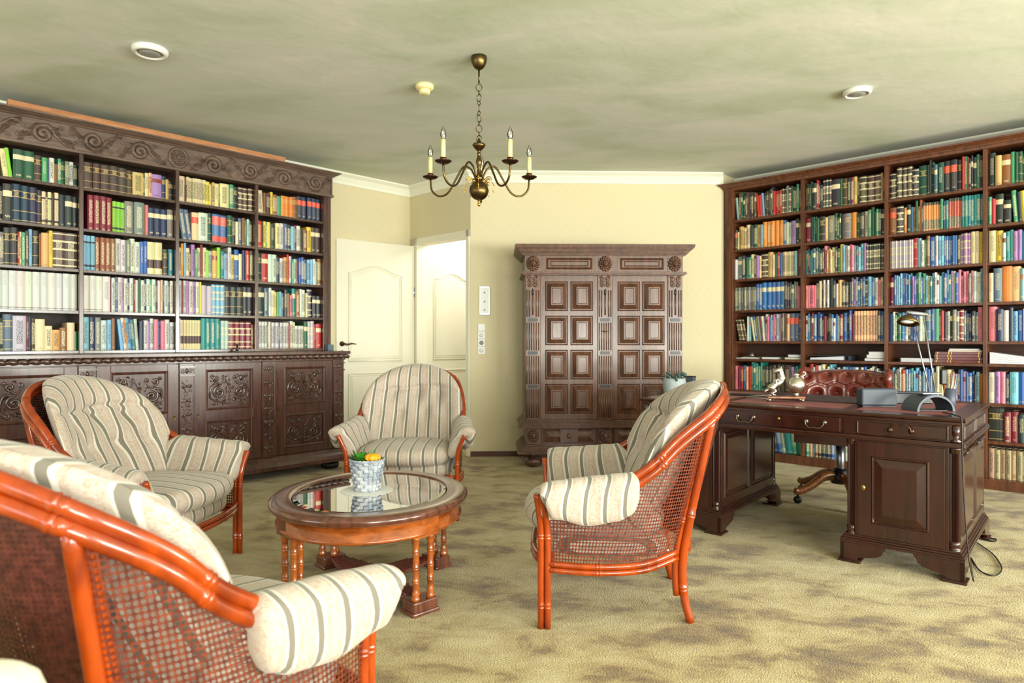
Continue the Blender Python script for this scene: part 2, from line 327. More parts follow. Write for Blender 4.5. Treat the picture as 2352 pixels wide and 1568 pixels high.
def catmull(P, n=8):
    P = [Vector(p) for p in P]; Q = [2 * P[0] - P[1]] + P + [2 * P[-1] - P[-2]]; out = []
    for i in range(1, len(Q) - 2):
        a, b, c, d = Q[i - 1:i + 3]
        for k in range(n):
            t = k / n; out.append(.5 * ((2 * b) + (c - a) * t + (2 * a - 5 * b + 4 * c - d) * t * t + (3 * b - a - 3 * c + d) * t ** 3))
    out.append(P[-1]); return out

# ------------------------------------------------------------------ the room
CH = 2.70; T = .2
def slab(mb, p, q, z0, z1, thick, side=1, mi=0):
    # vertical slab from plan point p to q, thickness away from the room (side chooses)
    d = (q - p).normalized(); nn = Vector((-d.y, d.x, 0)) * side * thick
    vs = [(v.x, v.y, z) for z in (z0, z1) for v in (p, q, q + nn, p + nn)]
    mb.add(vs, [(0, 1, 2, 3), (7, 6, 5, 4), (0, 4, 5, 1), (1, 5, 6, 2), (2, 6, 7, 3), (3, 7, 4, 0)], mi)
A0, A1, B1 = -8.0, 2.07, 9.8
DB = .943                       # convex corner where the far wall starts
X0 = RM(0, DB); XR = Vector((2.038, X0.y + .0349 * (2.038 - X0.x), 0)); XQ = XR + U * .325; A1 = (XQ - K).dot(U)
fl = MB(); pc = [RM(A0 - .2, -.2), RM(A0 - .2, B1 + .2), RM(A1 + 1.6, B1 + .2), RM(A1 + 1.6, -.2)]
fl.add([(p.x, p.y, 0) for p in pc] + [(p.x, p.y, -.1) for p in pc], [(0, 1, 2, 3), (7, 6, 5, 4), (0, 4, 5, 1), (1, 5, 6, 2), (2, 6, 7, 3), (3, 7, 4, 0)])
struct(fl, 'floor', 'carpet')
ce = MB(); ce.add([(p.x, p.y, CH) for p in pc] + [(p.x, p.y, CH + .1) for p in pc], [(3, 2, 1, 0), (4, 5, 6, 7), (0, 1, 5, 4), (1, 2, 6, 5), (2, 3, 7, 6), (3, 0, 4, 7)])
struct(ce, 'ceiling', 'ceiling')
w = MB(); slab(w, RM(A0, 0), RM(0, 0), 0, CH, T, 1); struct(w, 'wall_left', 'wallpaper')
DZ = 2.087; D0, D1 = .115, .915
w = MB(); slab(w, RM(0, 0), RM(0, D0), 0, CH, .09, 1); slab(w, RM(0, D1), RM(0, DB), 0, CH, .09, 1); slab(w, RM(0, D0), RM(0, D1), DZ + .03, CH, .09, 1); struct(w, 'wall_door_side', 'wallpaper')
w = MB(); slab(w, X0, XR, 0, CH, T, 1); struct(w, 'wall_far', 'wallpaper')
w = MB(); slab(w, XR, XQ, 0, CH, .12, 1); slab(w, XQ, RM(A1, B1), 0, CH, T, 1); struct(w, 'wall_right', 'wallpaper')
def window_wall(name, p, q, spans):
    w = MB(); L = (q - p).length; d = (q - p).normalized(); cur = 0
    for (s0, s1) in spans:
        slab(w, p + d * cur, p + d * s0, 0, CH, T, 1); slab(w, p + d * s0, p + d * s1, 0, .5, T, 1); slab(w, p + d * s0, p + d * s1, 2.35, CH, T, 1); cur = s1
    slab(w, p + d * cur, q, 0, CH, T, 1); struct(w, name, 'wallpaper')
    for (s0, s1) in spans:
        global nwin; nwin += 1
        nn = Vector((-d.y, d.x, 0)); f = MB()
        def fr(a, b, z0, z1): slab(f, p + d * a + nn * .06, p + d * b + nn * .06, z0, z1, .06, 1)
        fr(s0, s0 + .05, .5, 2.35); fr(s1 - .05, s1, .5, 2.35); fr((s0 + s1) / 2 - .03, (s0 + s1) / 2 + .03, .5, 2.35); fr(s0, s1, .5, .56); fr(s0, s1, 2.29, 2.35)
        fo = struct(f, 'window_%d' % nwin, 'white_plastic')
        g = MB(); slab(g, p + d * (s0 + .05) + nn * .085, p + d * (s1 - .05) + nn * .085, .56, 2.29, .006, 1); g.build('pane', 'pane', fo)
nwin = 0
window_wall('wall_rear', RM(A1, B1), RM(A0, B1), [(A1 - s1, A1 - s0) for (q, s0, s1) in reversed([x for x in WIN if x[0] == 'rear'])])
window_wall('wall_near', RM(A0, B1), RM(A0, 0), [(B1 - s1, B1 - s0) for (q, s0, s1) in reversed([x for x in WIN if x[0] == 'near'])])
# cove moulding
def cove(name, p, q, e0=0, e1=0):
    d = (q - p).normalized(); n2 = Vector((d.y, -d.x, 0)); w = MB()
    pr = [(0, CH - .10), (.012, CH - .10), (.020, CH - .075), (.045, CH - .035), (.080, CH - .012), (.085, CH), (0, CH)]
    vs = [(p + n2 * a + d * (e0 * a)) for (a, z) in pr] + [(q + n2 * a + d * (e1 * a)) for (a, z) in pr]
    k = len(pr); vs = [(v.x, v.y, pr[i % k][1]) for i, v in enumerate(vs)]
    w.add(vs, [(i, (i + 1) % k, k + (i + 1) % k, k + i) for i in range(k)] + [tuple(range(k))[::-1], tuple(range(k, 2 * k))]); struct(w, name, 'cove')
cove('trim_1', RM(A0, 0), RM(0, 0), 1, -1); cove('trim_2', RM(0, 0), RM(0, DB), 1, .414); cove('trim_3', X0, XR, -.414, -.45)
cove('trim_4', XQ, RM(A1, B1), 0, -1)
def bboard(name, p, q, h=.05):
    w = MB(); slab(w, p, q, 0, h, .012, -1); struct(w, name, 'baseboard', .002)
bboard('baseboard_far', X0, XR); bboard('baseboard_left', RM(A0, 0), RM(0, 0)); 

# door frame and door leaf
def xbox(mb, a0, a1, b0, b1, z0, z1, mi=0):
    vs = [RM(a, b, z) for z in (z0, z1) for (a, b) in ((a0, b0), (a1, b0), (a1, b1), (a0, b1))]
    mb.add(vs, [(0, 1, 2, 3), (7, 6, 5, 4), (0, 4, 5, 1), (1, 5, 6, 2), (2, 6, 7, 3), (3, 7, 4, 0)], mi)
fr = MB(); xbox(fr, -.02, .11, D0 - .06, D0 + .025, 0, DZ + .07); xbox(fr, -.02, .11, D1 - .022, D1 + .022, 0, DZ + .07); xbox(fr, -.02, .11, D0 - .06, D1 + .022, DZ, DZ + .07)
struct(fr, 'trim_door_frame', 'door', .004)
def door_leaf(name, W, H, h_side=1, handle_mat='bronze'):
    # local: hinge at x=0, leaf to x=W, front at y=0 facing -y
    mb = MB(); mb.box(0, W, 0, .04, .01, H)
    o = mb.build(name, 'door', bevel=.003)
    def arch(x0, x1, z0, z1, rise):
        n = 16; top = [(x1 + (x0 - x1) * i / n, z1 + rise * (math.sin(PI * i / n) ** 2)) for i in range(n + 1)]
        return [(x0, z0), (x1, z0)] + top
    mo = MB()
    for (x0, x1, z0, z1, rise) in ((.15, W - .13, .90, 1.76, .075), (.15, W - .13, .16, .78, 0)):
        for off, y, r in ((0, -.001, .009), (.022, -.001, .005)):
            P = arch(x0 + off, x1 - off, z0 + off, z1 - off, rise); P = [(x, y, z) for (x, z) in P]; P.append(P[0]); P.append(P[1])
            mo.tube(P, r, 6)
        P = arch(x0 + .04, x1 - .04, z0 + .04, z1 - .04, rise)
        mo.add([(x, -.005, z) for (x, z) in P] + [(x + (.012 if x < (x0 + x1) / 2 else -.012) * -1, .0, z) for (x, z) in P], [tuple(range(len(P)))] + [(i, len(P) + i, len(P) + (i + 1) % len(P), (i + 1) % len(P)) for i in range(len(P))])
    mo.build('panel_moulding', 'door', o)
    hx = W - .055 if h_side > 0 else .055; sg = -1 if h_side > 0 else 1
    hh = MB(); hh.tube([(hx, 0, 1.07), (hx, -.012, 1.07)], .024, 14); hh.tube([(hx, -.01, 1.07), (hx, -.045, 1.07)], .009, 8)
    hh.tube(catmull([(hx, -.045, 1.07), (hx + sg * .04, -.05, 1.062), (hx + sg * .08, -.05, 1.072), (hx + sg * .125, -.048, 1.066)], 5), [.010] * 6 + [.008] * 5 + [.0055] * 5, 8)
    hh.build('handle', handle_mat, o)
    kh = MB(); kh.tube([(hx, 0, .985), (hx, -.010, .985)], .022, 14); kh.ball((hx, -.012, .985), .008); kh.build('keyhole', handle_mat, o)
    return o
# leaf swung into the room along the left wall: local -y must face N side; local +x toward the free end (-U)
leaf = door_leaf('door_1', .86, DZ - .01)
ang = math.atan2(-U.y, -U.x) + R(-6)
leaf.rotation_euler = (0, 0, ang); leaf.location = RM(-.025, D0 - .01)
# mirror so that the moulded face looks into the room (local +y is the N side here)
def mirror_y(o):
    for q in [o] + list(o.children):
        me = q.data
        for v in me.vertices: v.co.y = -v.co.y
        me.flip_normals(); me.update()
mirror_y(leaf); tag(leaf, 'cream panelled door standing open beside carved bookcase', 'door', kind='structure')
h = MB(); h.tube([(0, -.005, z) for z in (1.55, 1.65)], .008, 8); h.tube([(0, -.005, z) for z in (.25, .35)], .008, 8); h.build('hinge', 'steel', leaf)
# hallway behind
w = MB(); slab(w, RM(.09, .0), RM(2.4, .0), 0, CH, .1, 1); struct(w, 'wall_hall_left', 'cove')
w = MB(); slab(w, RM(2.4, 0), RM(2.4, 1.10), 0, CH, .1, 1); struct(w, 'wall_hall_end', 'cove')
w = MB(); slab(w, RM(2.4, 1.12), RM(.42, 1.12), 0, CH, .05, 1); struct(w, 'wall_hall_right', 'cove')
d2 = door_leaf('door_2', .80, DZ, 1)
mirror_y(d2)
# closed door in the hall's left wall, moulded face toward +N
d2.rotation_euler = (0, 0, AU + PI); d2.location = RM(.93, .045)
def flipx(o, W):
    for q in [o] + list(o.children):
        for v in q.data.vertices: v.co.x = W - v.co.x
        q.data.flip_normals(); q.data.update()
flipx(d2, .80); tag(d2, 'cream door seen closed in the bright hallway', 'door', kind='structure')
t = MB(); xbox(t, .10, .95, .0, .03, DZ, DZ + .06); xbox(t, .94, 1.0, 0, .03, 0, DZ + .06); struct(t, 'trim_hall_door', 'cove')

# things on the far wall and the ceiling
FW = math.atan2(XR.y - X0.y, XR.x - X0.x)
def on_far(x): return Vector((x, X0.y + math.tan(FW) * (x - X0.x) - .002, 0))
def px2far(px): r = (px - 1176) / 1514; t_ = math.tan(FW); return r * (X0.y - t_ * X0.x) / (1 - r * t_)
xc = px2far(1113); p = on_far(xc)
e = thing('wall_display', 'slim white wall unit with steel frame beside the doorway', 'wall panel', (p.x, p.y, 1.48), FW)
MB().box(-.05, .05, -.012, 0, -.136, .136).build('frame', 'steel', e, .002)
MB().box(-.042, .042, -.016, -.012, -.122, .122).build('face', 'white_plastic', e, .001)
for zz in (.075, -.01, -.09): MB().tube([(0, -.016, zz), (0, -.02, zz)], .008, 12).build('button', 'grey_plastic', e)
xc = px2far(1106); p = on_far(xc)
e = thing('switch_panel', 'column of four square switches and sockets below wall unit', 'light switch', (p.x, p.y, 1.115), FW)
for i in range(4):
    z0 = .108 - i * .072
    pl = MB().box(-.034, .034, -.009, 0, z0 - .034, z0 + .034).build('switch_plate', 'white_plastic', e, .002)
    if i == 0: MB().box(-.024, .024, -.013, -.009, z0 - .024, z0 + .024).build('rocker', 'white_plastic', pl, .002)
    else: MB().tube([(0, -.009, z0), (0, -.012, z0)], .021, 16).build('socket', 'grey_plastic' if i == 2 else 'white_plastic', pl)
def vent(x, y, r, label):
    e = thing('ceiling_vent', label, 'vent', (x, y, CH), 0, 'round ceiling vents')
    MB().lathe([(r * .70, 0), (r, 0), (r, -.012), (r * .92, -.028), (r * .76, -.03), (r * .70, -.02), (r * .68, 0)], sides=32).build('rim', 'white_plastic', e)
    MB().lathe([(.01, -.012), (r * .55, -.012), (r * .60, -.018), (r * .58, -.026), (r * .3, -.03), (.01, -.03)], sides=32).build('disc', 'grey_plastic', e)
vent(-1.988, 3.62, .092, 'round white ceiling vent above the carved bookcase'); vent(2.21, 4.22, .085, 'round white ceiling vent near the plain mahogany bookcase')
e = thing('smoke_detector', 'round cream smoke detector on ceiling beside chandelier', 'smoke detector', (-.548, 4.13, CH))
MB().lathe([(.056, 0), (.058, -.012), (.052, -.026), (.04, -.03), (.038, -.03)], sides=28).build('housing', 'cream_plastic', e)
g = MB(); g.lathe([(.036, -.03), (.034, -.05), (.026, -.056), (.004, -.057)], sides=24)
for k in range(14):
    q = 2 * PI * k / 14; g.tube([(.036 * math.cos(q), .036 * math.sin(q), -.03), (.028 * math.cos(q), .028 * math.sin(q), -.056)], .0025, 5)
g.build('grille', 'cream_plastic', e)

# ------------------------------------------------------------------ chandelier
cx, cy = -.186, 3.715
e = thing('chandelier', 'brass chandelier with five curved arms and candle bulbs', 'chandelier', (cx, cy, 0))
MB().lathe([(.002, CH), (.043, CH), (.045, CH - .012), (.043, CH - .03), (.034, CH - .055), (.02, CH - .07), (.006, CH - .075)], sides=24).build('canopy', 'brass', e)
st = MB(); st.tube([(0, 0, CH - .07), (0, 0, CH - .15)], .005, 8)
st.build('rod', 'brass', e)
z = CH - .155; i = 0
while z > 2.235:
    lk = MB(); P = []
    big = i % 2 == 0; rr = .017 if big else .008; hh = .020 if big else .012
    for k in range(17):
        q = 2 * PI * k / 16; v = Vector((math.cos(q) * rr, 0, math.sin(q) * hh)); v.rotate(Matrix.Rotation(i * 1.2, 3, 'Z')); P.append((v.x, v.y, v.z + z - hh))
    lk.tube(P, .0024, 6, cap=False).build('chain_link', 'brass', e); z -= 2 * hh - .003; i += 1
body = [(.004, 2.24), (.008, 2.23), (.012, 2.215), (.034, 2.208), (.038, 2.200), (.032, 2.190), (.022, 2.178), (.010, 2.168), (.008, 2.158), (.013, 2.152), (.009, 2.146), (.010, 2.135), (.017, 2.115), (.018, 2.10), (.010, 2.085), (.014, 2.078), (.008, 2.070), (.014, 2.055), (.010, 2.045), (.016, 2.035), (.024, 2.025), (.025, 2.008), (.018, 2.0), (.014, 1.995)]
MB().lathe(body, sides=20).build('column', 'brass', e)
MB().ball((0, 0, 1.945), .055, seg=28, rings=16).build('globe', 'brass', e)
MB().lathe([(.003, 1.893), (.009, 1.888), (.006, 1.880), (.008, 1.872), (.009, 1.864), (.005, 1.857), (.001, 1.856)], sides=10).build('finial', 'bright_brass', e)
for k in range(5):
    q = R(90 + 72 * k); dx, dy = math.cos(q), math.sin(q)
    P = catmull([(.022 * dx, .022 * dy, 2.02), (.05 * dx, .05 * dy, 2.07), (.095 * dx, .095 * dy, 2.085), (.14 * dx, .14 * dy, 2.02), (.19 * dx, .19 * dy, 1.945), (.245 * dx, .245 * dy, 1.93), (.29 * dx, .29 * dy, 1.965), (.30 * dx, .30 * dy, 2.03)], 6)
    arm = MB().tube(P, .0058, 8).build('arm', 'brass', e)
    X, Y = .30 * dx, .30 * dy
    cup = MB(); pr = [(.004, 2.028), (.012, 2.030), (.030, 2.034), (.044, 2.043), (.045, 2.046), (.030, 2.041), (.014, 2.040), (.013, 2.048), (.017, 2.054), (.017, 2.064), (.012, 2.064)]
    cup.lathe(pr, X, Y, 0, 20).build('drip_pan', 'bronze', arm)
    MB().tube([(X, Y, 2.055), (X, Y, 2.158)], .0125, 12).build('candle_sleeve', 'candle', arm)
    MB().lathe([(.009, 2.158), (.010, 2.165), (.0155, 2.178), (.016, 2.19), (.011, 2.208), (.004, 2.226), (.0006, 2.232)], X, Y, 0, 12).build('bulb', 'bulb', arm)
    for sgn in (1,):
        q2 = q + R(36); ex, ey = math.cos(q2), math.sin(q2)
        P = []
        for j in range(20):
            a = j / 19 * 1.6 * 2 * PI; rr = .022 * (1 - j / 24); P.append(((.055 + rr * math.cos(a)) * ex, (.055 + rr * math.cos(a)) * ey, 2.0 + rr * math.sin(a)))
        sc = MB().tube([(.02 * ex, .02 * ey, 2.01)] + P, .003, 6)
        sc.tube(catmull([(.075 * ex, .075 * ey, 1.99), (.09 * ex, .09 * ey, 1.965), (.082 * ex, .082 * ey, 1.94), (.092 * ex, .092 * ey, 1.925)], 4), .002, 5)
        sc.build('scroll', 'bright_brass', e)

# ------------------------------------------------------------------ relief carving helpers (drawn on the plane y = 0, rising toward -y)
def spiral(mb, cx, cz, r, turns=1.6, a0=0, sgn=1, th=.006, y=0, sides=6, tail=None):
    P = []; n = int(14 * turns) + 4
    for i in range(n + 1):
        t = i / n; a = a0 + sgn * turns * 2 * PI * t; q = r * (1 - .86 * t); P.append((cx + q * math.cos(a), y, cz + q * math.sin(a)))
    if tail: P = catmull(list(tail) + [P[0]], 4)[:-1] + P
    m_ = len(P); mb.tube(P, [th * (.35 + .65 * math.sin(PI * min(1, (i + 1) / m_ * 1.6) / 2)) for i in range(m_)], sides)
    return mb
def leaf_blob(mb, x, z, l, wd, ang, y=0, th=.005):
    c, s_ = math.cos(ang), math.sin(ang)
    P = [(-.5, 0), (-.15, .5), (.2, .4), (.5, 0), (.2, -.4), (-.15, -.5)]
    vs = [(x + (p * l * c - q * wd * s_), y, z + (p * l * s_ + q * wd * c)) for (p, q) in P] + [(x, y - th, z)]
    mb.add(vs, [(i, (i + 1) % 6, 6) for i in range(6)], 0, False)
def rosette(mb, x, z, r, y=0, n=7):
    for k in range(n): a = 2 * PI * k / n; mb.ball((x + r * .62 * math.cos(a), y, z + r * .62 * math.sin(a)), r * .34, r * .30, r * .34, 6, 4)
    mb.ball((x, y - r * .12, z), r * .34, r * .4, r * .34, 6, 4)
def scroll_panel(mb, cx, cz, w, h, seed=1):
    rg = random.Random(seed); th = min(w, h) * .044
    for s in (-1, 1):
        X = lambda u_: cx + s * u_ * w
        spiral(mb, X(.24), cz - .08 * h, .17 * min(w, h), 1.5, PI / 2 if s > 0 else PI / 2, -s, th, tail=[(X(.03), 0, cz - .42 * h), (X(.20), 0, cz - .36 * h), (X(.44), 0, cz - .22 * h), (X(.40), 0, cz + .10 * h)])
        rosette(mb, X(.24), cz - .08 * h, .075 * min(w, h))
        spiral(mb, X(.30), cz + .30 * h, .09 * min(w, h), 1.3, -PI / 2, s, th * .8, tail=[(X(.02), 0, cz + .08 * h), (X(.10), 0, cz + .30 * h), (X(.2), 0, cz + .14 * h)])
        spiral(mb, X(.13), cz + .34 * h, .06 * min(w, h), 1.3, PI / 2, -s, th * .7)
        spiral(mb, X(.40), cz + .38 * h, .05 * min(w, h), 1.2, PI, -s, th * .7)
        spiral(mb, X(.36), cz - .38 * h, .06 * min(w, h), 1.2, PI / 2, s, th * .7)
        spiral(mb, X(.12), cz - .30 * h, .05 * min(w, h), 1.2, 0, s, th * .7)
        for k in range(26):
            a = rg.uniform(0, 2 * PI); q = rg.choice((.21, .25, .29)) * min(w, h)
            x = .24 * w + q * math.cos(a); z_ = -.08 * h + q * math.sin(a)
            if k > 15: x = rg.uniform(.05, .45) * w; z_ = rg.choice((rg.uniform(.18, .44), rg.uniform(-.45, -.3))) * h
            if 0 < x < .46 * w and abs(z_) < .46 * h: leaf_blob(mb, cx + s * x, cz + z_, .075 * w, .03 * w, (a + PI / 2) * s, 0, th * 1.1)
    for k in range(7):
        z_ = cz - .40 * h + k * .11 * h; mb.ball((cx, 0, z_), .018 * w + .016 * w * (k % 2), th * 1.2, .04 * h, 7, 4)
def pilaster_carving(mb, cx, z0, z1, w, seed=1):
    rg = random.Random(seed); n = max(3, int((z1 - z0) / (w * 1.05))); dz = (z1 - z0) / n; th = w * .08
    for k in range(n):
        zc = z0 + (k + .5) * dz
        for s in (-1, 1):
            spiral(mb, cx + s * .22 * w, zc, .17 * w, 1.25, (-PI / 2 if k % 2 else PI / 2), s * (1 if k % 2 else -1), th, tail=[(cx + s * .04 * w, 0, zc - .45 * dz)])
            for j in range(4): leaf_blob(mb, cx + s * rg.uniform(.1, .42) * w, zc + rg.uniform(-.45, .45) * dz, .2 * w, .08 * w, rg.uniform(0, PI), 0, th)
        mb.ball((cx, 0, zc), .07 * w, th * 1.6, .12 * dz, 7, 4); mb.ball((cx, 0, zc + dz * .4), .05 * w, th * 1.3, .05 * dz, 6, 4)
def lion_mask(mb, x, z, r, y=0):
    for k in range(13):
        a = 2 * PI * k / 13; mb.ball((x + r * .78 * math.cos(a), y - r * .08, z + r * .9 * math.sin(a)), r * .26, r * .28, r * .26, 6, 4)
        a += .24; mb.ball((x + r * .55 * math.cos(a), y - r * .22, z + r * .66 * math.sin(a) + .02 * r), r * .2, r * .24, r * .2, 6, 4)
    mb.ball((x, y - r * .30, z), r * .46, r * .42, r * .56, 12, 8)
    mb.ball((x, y - r * .66, z - r * .16), r * .22, r * .18, r * .18, 10, 6); mb.ball((x, y - r * .62, z - r * .04), r * .09, r * .14, r * .26, 8, 5)
    mb.ball((x, y - r * .60, z - r * .38), r * .16, r * .14, r * .08, 8, 5)
    for s in (-1, 1):
        mb.ball((x + s * r * .19, y - r * .60, z + r * .12), r * .09, r * .09, r * .06, 8, 5); mb.ball((x + s * r * .2, y - r * .60, z + r * .24), r * .15, r * .1, r * .06, 8, 5)
        mb.ball((x + s * r * .17, y - r * .62, z - r * .22), r * .14, r * .14, r * .12, 8, 5); mb.ball((x + s * r * .48, y - r * .3, z + r * .42), r * .13, r * .1, r * .15, 8, 5)
def framed(mb, x0, x1, z0, z1, y, t=.012, d=.008):
    # sloped picture-frame moulding around an opening
    for a in range(4):
        o = [(x0, z0), (x1, z0), (x1, z1), (x0, z1)]; i_ = [(x0 + t, z0 + t), (x1 - t, z0 + t), (x1 - t, z1 - t), (x0 + t, z1 - t)]
        b = (a + 1) % 4
        mid = lambda p, q: ((p[0] + q[0]) / 2, (p[1] + q[1]) / 2)
        m0, m1 = mid(o[a], i_[a]), mid(o[b], i_[b])
        mb.add([(o[a][0], y, o[a][1]), (o[b][0], y, o[b][1]), (m1[0], y - d, m1[1]), (m0[0], y - d, m0[1]), (i_[b][0], y + .001, i_[b][1]), (i_[a][0], y + .001, i_[a][1])], [(0, 1, 2, 3), (3, 2, 4, 5)])
def raised(mb, x0, x1, z0, z1, y, slope=.03, rise=.02, mi=0):
    s = slope
    vs = [(x0, y, z0), (x1, y, z0), (x1, y, z1), (x0, y, z1), (x0 + s, y - rise, z0 + s), (x1 - s, y - rise, z0 + s), (x1 - s, y - rise, z1 - s), (x0 + s, y - rise, z1 - s)]
    mb.add(vs, [(0, 1, 5, 4), (1, 2, 6, 5), (2, 3, 7, 6), (3, 0, 4, 7), (4, 5, 6, 7)], mi)
def moulding(mb, x0, x1, z0, z1, y0, proj, steps, depth, mi=0):
    # stack of stepped bands, widest at the end given by sign of proj
    n = len(steps); h_ = (z1 - z0) / n
    for i, s_ in enumerate(steps): p = proj * s_; mb.box(x0 - p, x1 + p, y0 - p, y0 + depth, z0 + i * h_, z0 + (i + 1) * h_ + .0005, mi)

# ------------------------------------------------------------------ books
PAL = dict(k=(44, 50, 52), n=(34, 50, 80), b=(52, 100, 166), s=(122, 180, 206), t=(44, 132, 134), g=(38, 84, 62), e=(74, 152, 116), l=(140, 200, 58), y=(228, 200, 66), c=(222, 206, 158),
           w=(208, 210, 200), o=(218, 136, 54), r=(182, 46, 40), m=(124, 36, 52), d=(74, 58, 48), h=(134, 84, 52), a=(206, 166, 98), x=(122, 124, 116), v=(164, 124, 178), p=(222, 122, 140),
           z=(84, 104, 126), q=(162, 200, 190), i=(184, 178, 192), f=(240, 184, 136), j=(166, 146, 112))
CN = dict(k='charcoal', n='navy', b='blue', s='sky blue', t='teal', g='dark green', e='mid green', l='lime', y='yellow', c='cream', w='white', o='orange', r='red', m='maroon', d='dark brown', h='brown',
          a='tan', x='grey', v='lilac', p='pink', z='slate blue', q='pale mint', i='pale lavender', f='peach', j='buff')
SN = dict(P='plain', B='gilt-banded', T='labelled', V='lettered', R='red-labelled', W='two-tone', C='cream-banded', S='red-capped', L='dark-belted', U='pale-spined', G='orange-topped')
GOLD = (206, 176, 104); CREAM = (222, 208, 168)
def spine_segments(st, col, rg):
    c = col; light = sum(c) > 420; ink = (40, 36, 40) if light else (226, 214, 176); G = GOLD if not light else (120, 80, 50)
    if st == 'B': return [(0, .05, c, 0), (.05, .065, G, 0), (.065, .30, c, 0), (.30, .315, G, 0), (.315, .66, c, 0), (.66, .675, G, 0), (.675, .82, c, .8), (.82, .835, G, 0), (.835, 1, c, 0)], GOLD
    if st == 'T': return [(0, .10, c, 0), (.10, .16, c, .9), (.16, .66, c, 0), (.66, .82, CREAM if not light else (150, 60, 50), .6), (.82, 1, c, 0)], (ink if not light else (240, 230, 200)) if rg.random() < .5 else ink
    if st == 'R': return [(0, .12, c, 0), (.12, .16, c, .8), (.16, .62, c, .15), (.62, .84, (226, 72, 50), .35), (.84, 1, c, 0)], (236, 214, 170)
    if st == 'W': return [(0, .1, c, .5), (.1, .16, (50, 50, 56), 0), (.16, .78, c, .5), (.78, .83, (50, 50, 56), 0), (.83, 1, c, 0)], (60, 70, 60)
    if st == 'C': return [(0, .06, c, 0), (.06, .10, CREAM, 0), (.10, .24, c, .4), (.24, .28, CREAM, 0), (.28, .5, c, .3), (.5, .55, CREAM, 0), (.55, .72, c, .9), (.72, .77, CREAM, 0), (.77, .93, c, 0), (.93, .96, CREAM, 0), (.96, 1, c, 0)], CREAM
    if st == 'S': return [(0, .04, c, 0), (.04, .24, (216, 88, 76), 0), (.24, .62, c, .25), (.62, .93, (216, 88, 76), .4), (.93, 1, c, 0)], (240, 230, 210)
    if st == 'L': return [(0, .2, c, 0), (.2, .46, (66, 40, 46), .35), (.46, .52, c, 0), (.52, .9, c, .35), (.9, 1, c, 0)], (150, 130, 110)
    if st == 'U': return [(0, .045, c, 0), (.045, .06, (110, 90, 80), 0), (.06, .62, c, .06), (.62, .9, c, .5), (.9, 1, c, 0)], (168, 162, 150)
    if st == 'G': return [(0, .08, c, .7), (.08, .4, (60, 80, 70), .5), (.4, .9, c, .25), (.9, 1, (60, 80, 70), 0)], (236, 220, 180)
    if st == 'V': return [(0, .07, c, .7), (.07, .2, c, 0), (.2, .86, c, .9), (.86, 1, c, 0)], ink
    return [(0, .06, c, 0), (.06, .1, c, .5 if rg.random() < .5 else 0), (.1, .35, c, 0), (.35, .85, c, .55 if rg.random() < .6 else 0), (.85, 1, c, 0)], ink
def book_geo(w, h, dp, col, st, rg, V, F, C, I, UVS, mtx, thin=False):
    segs, ink = spine_segments(st, col, rg); zs = [0] + [s_[1] for s_ in segs]
    nc = 2 if thin else 4
    bul = min(w * .20, .007); xs = [-w / 2 + w * i / nc for i in range(nc + 1)]; ys = [bul * (1 - (1 - (2 * i / nc - 1) ** 2)) for i in range(nc + 1)]
    o = len(V)
    for z_ in zs:
        for x, y in zip(xs, ys): V.append(mtx @ Vector((x, y, z_ * h))); UVS.append((x + rg.x0, z_ * h + rg.x0))
    n1 = nc + 1
    for j, s_ in enumerate(segs):
        for i in range(nc):
            F.append((o + j * n1 + i, o + j * n1 + i + 1, o + (j + 1) * n1 + i + 1, o + (j + 1) * n1 + i)); C.append(srgb(s_[2])); k_ = s_[3] if (thin or 0 < i < nc - 1) else 0; I.append(srgb(ink)[:3] + (k_,))
    o2 = len(V); y0 = bul
    for (x, y, z_) in ((-w / 2, y0, 0), (w / 2, y0, 0), (w / 2, dp, 0), (-w / 2, dp, 0), (-w / 2, y0, h), (w / 2, y0, h), (w / 2, dp, h), (-w / 2, dp, h)):
        V.append(mtx @ Vector((x, y, z_))); UVS.append((0, 0))
    cc = srgb(col); pg = srgb((222, 210, 180)); zero = (0, 0, 0, 0)
    # covers, page top set slightly down
    cw = min(.002, w * .2); i0 = len(V)
    for (x, y, z_) in ((-w / 2 + cw, y0 + .002, h), (w / 2 - cw, y0 + .002, h), (w / 2 - cw, dp, h), (-w / 2 + cw, dp, h), (-w / 2 + cw, y0 + .002, h - .004), (w / 2 - cw, y0 + .002, h - .004), (w / 2 - cw, dp, h - .004), (-w / 2 + cw, dp, h - .004)):
        V.append(mtx @ Vector((x, y, z_))); UVS.append((0, 0))
    for f_, c_ in (((o2, o2 + 4, o2 + 7, o2 + 3), cc), ((o2 + 1, o2 + 2, o2 + 6, o2 + 5), cc), ((o2 + 3, o2 + 7, o2 + 6, o2 + 2), pg), ((o2, o2 + 3, o2 + 2, o2 + 1), cc),
                   ((o2 + 4, o2 + 5, i0 + 1, i0), cc), ((o2 + 5, o2 + 6, i0 + 2, i0 + 1), cc), ((o2 + 7, o2 + 4, i0, i0 + 3), cc), ((i0 + 4, i0 + 5, i0 + 6, i0 + 7), pg),
                   ((i0, i0 + 1, i0 + 5, i0 + 4), cc), ((i0 + 1, i0 + 2, i0 + 6, i0 + 5), cc), ((i0 + 3, i0, i0 + 4, i0 + 7), cc),
                   (tuple(o + (len(zs) - 1) * n1 + i for i in range(n1)), cc)):
        F.append(f_); C.append(c_); I.append(zero)
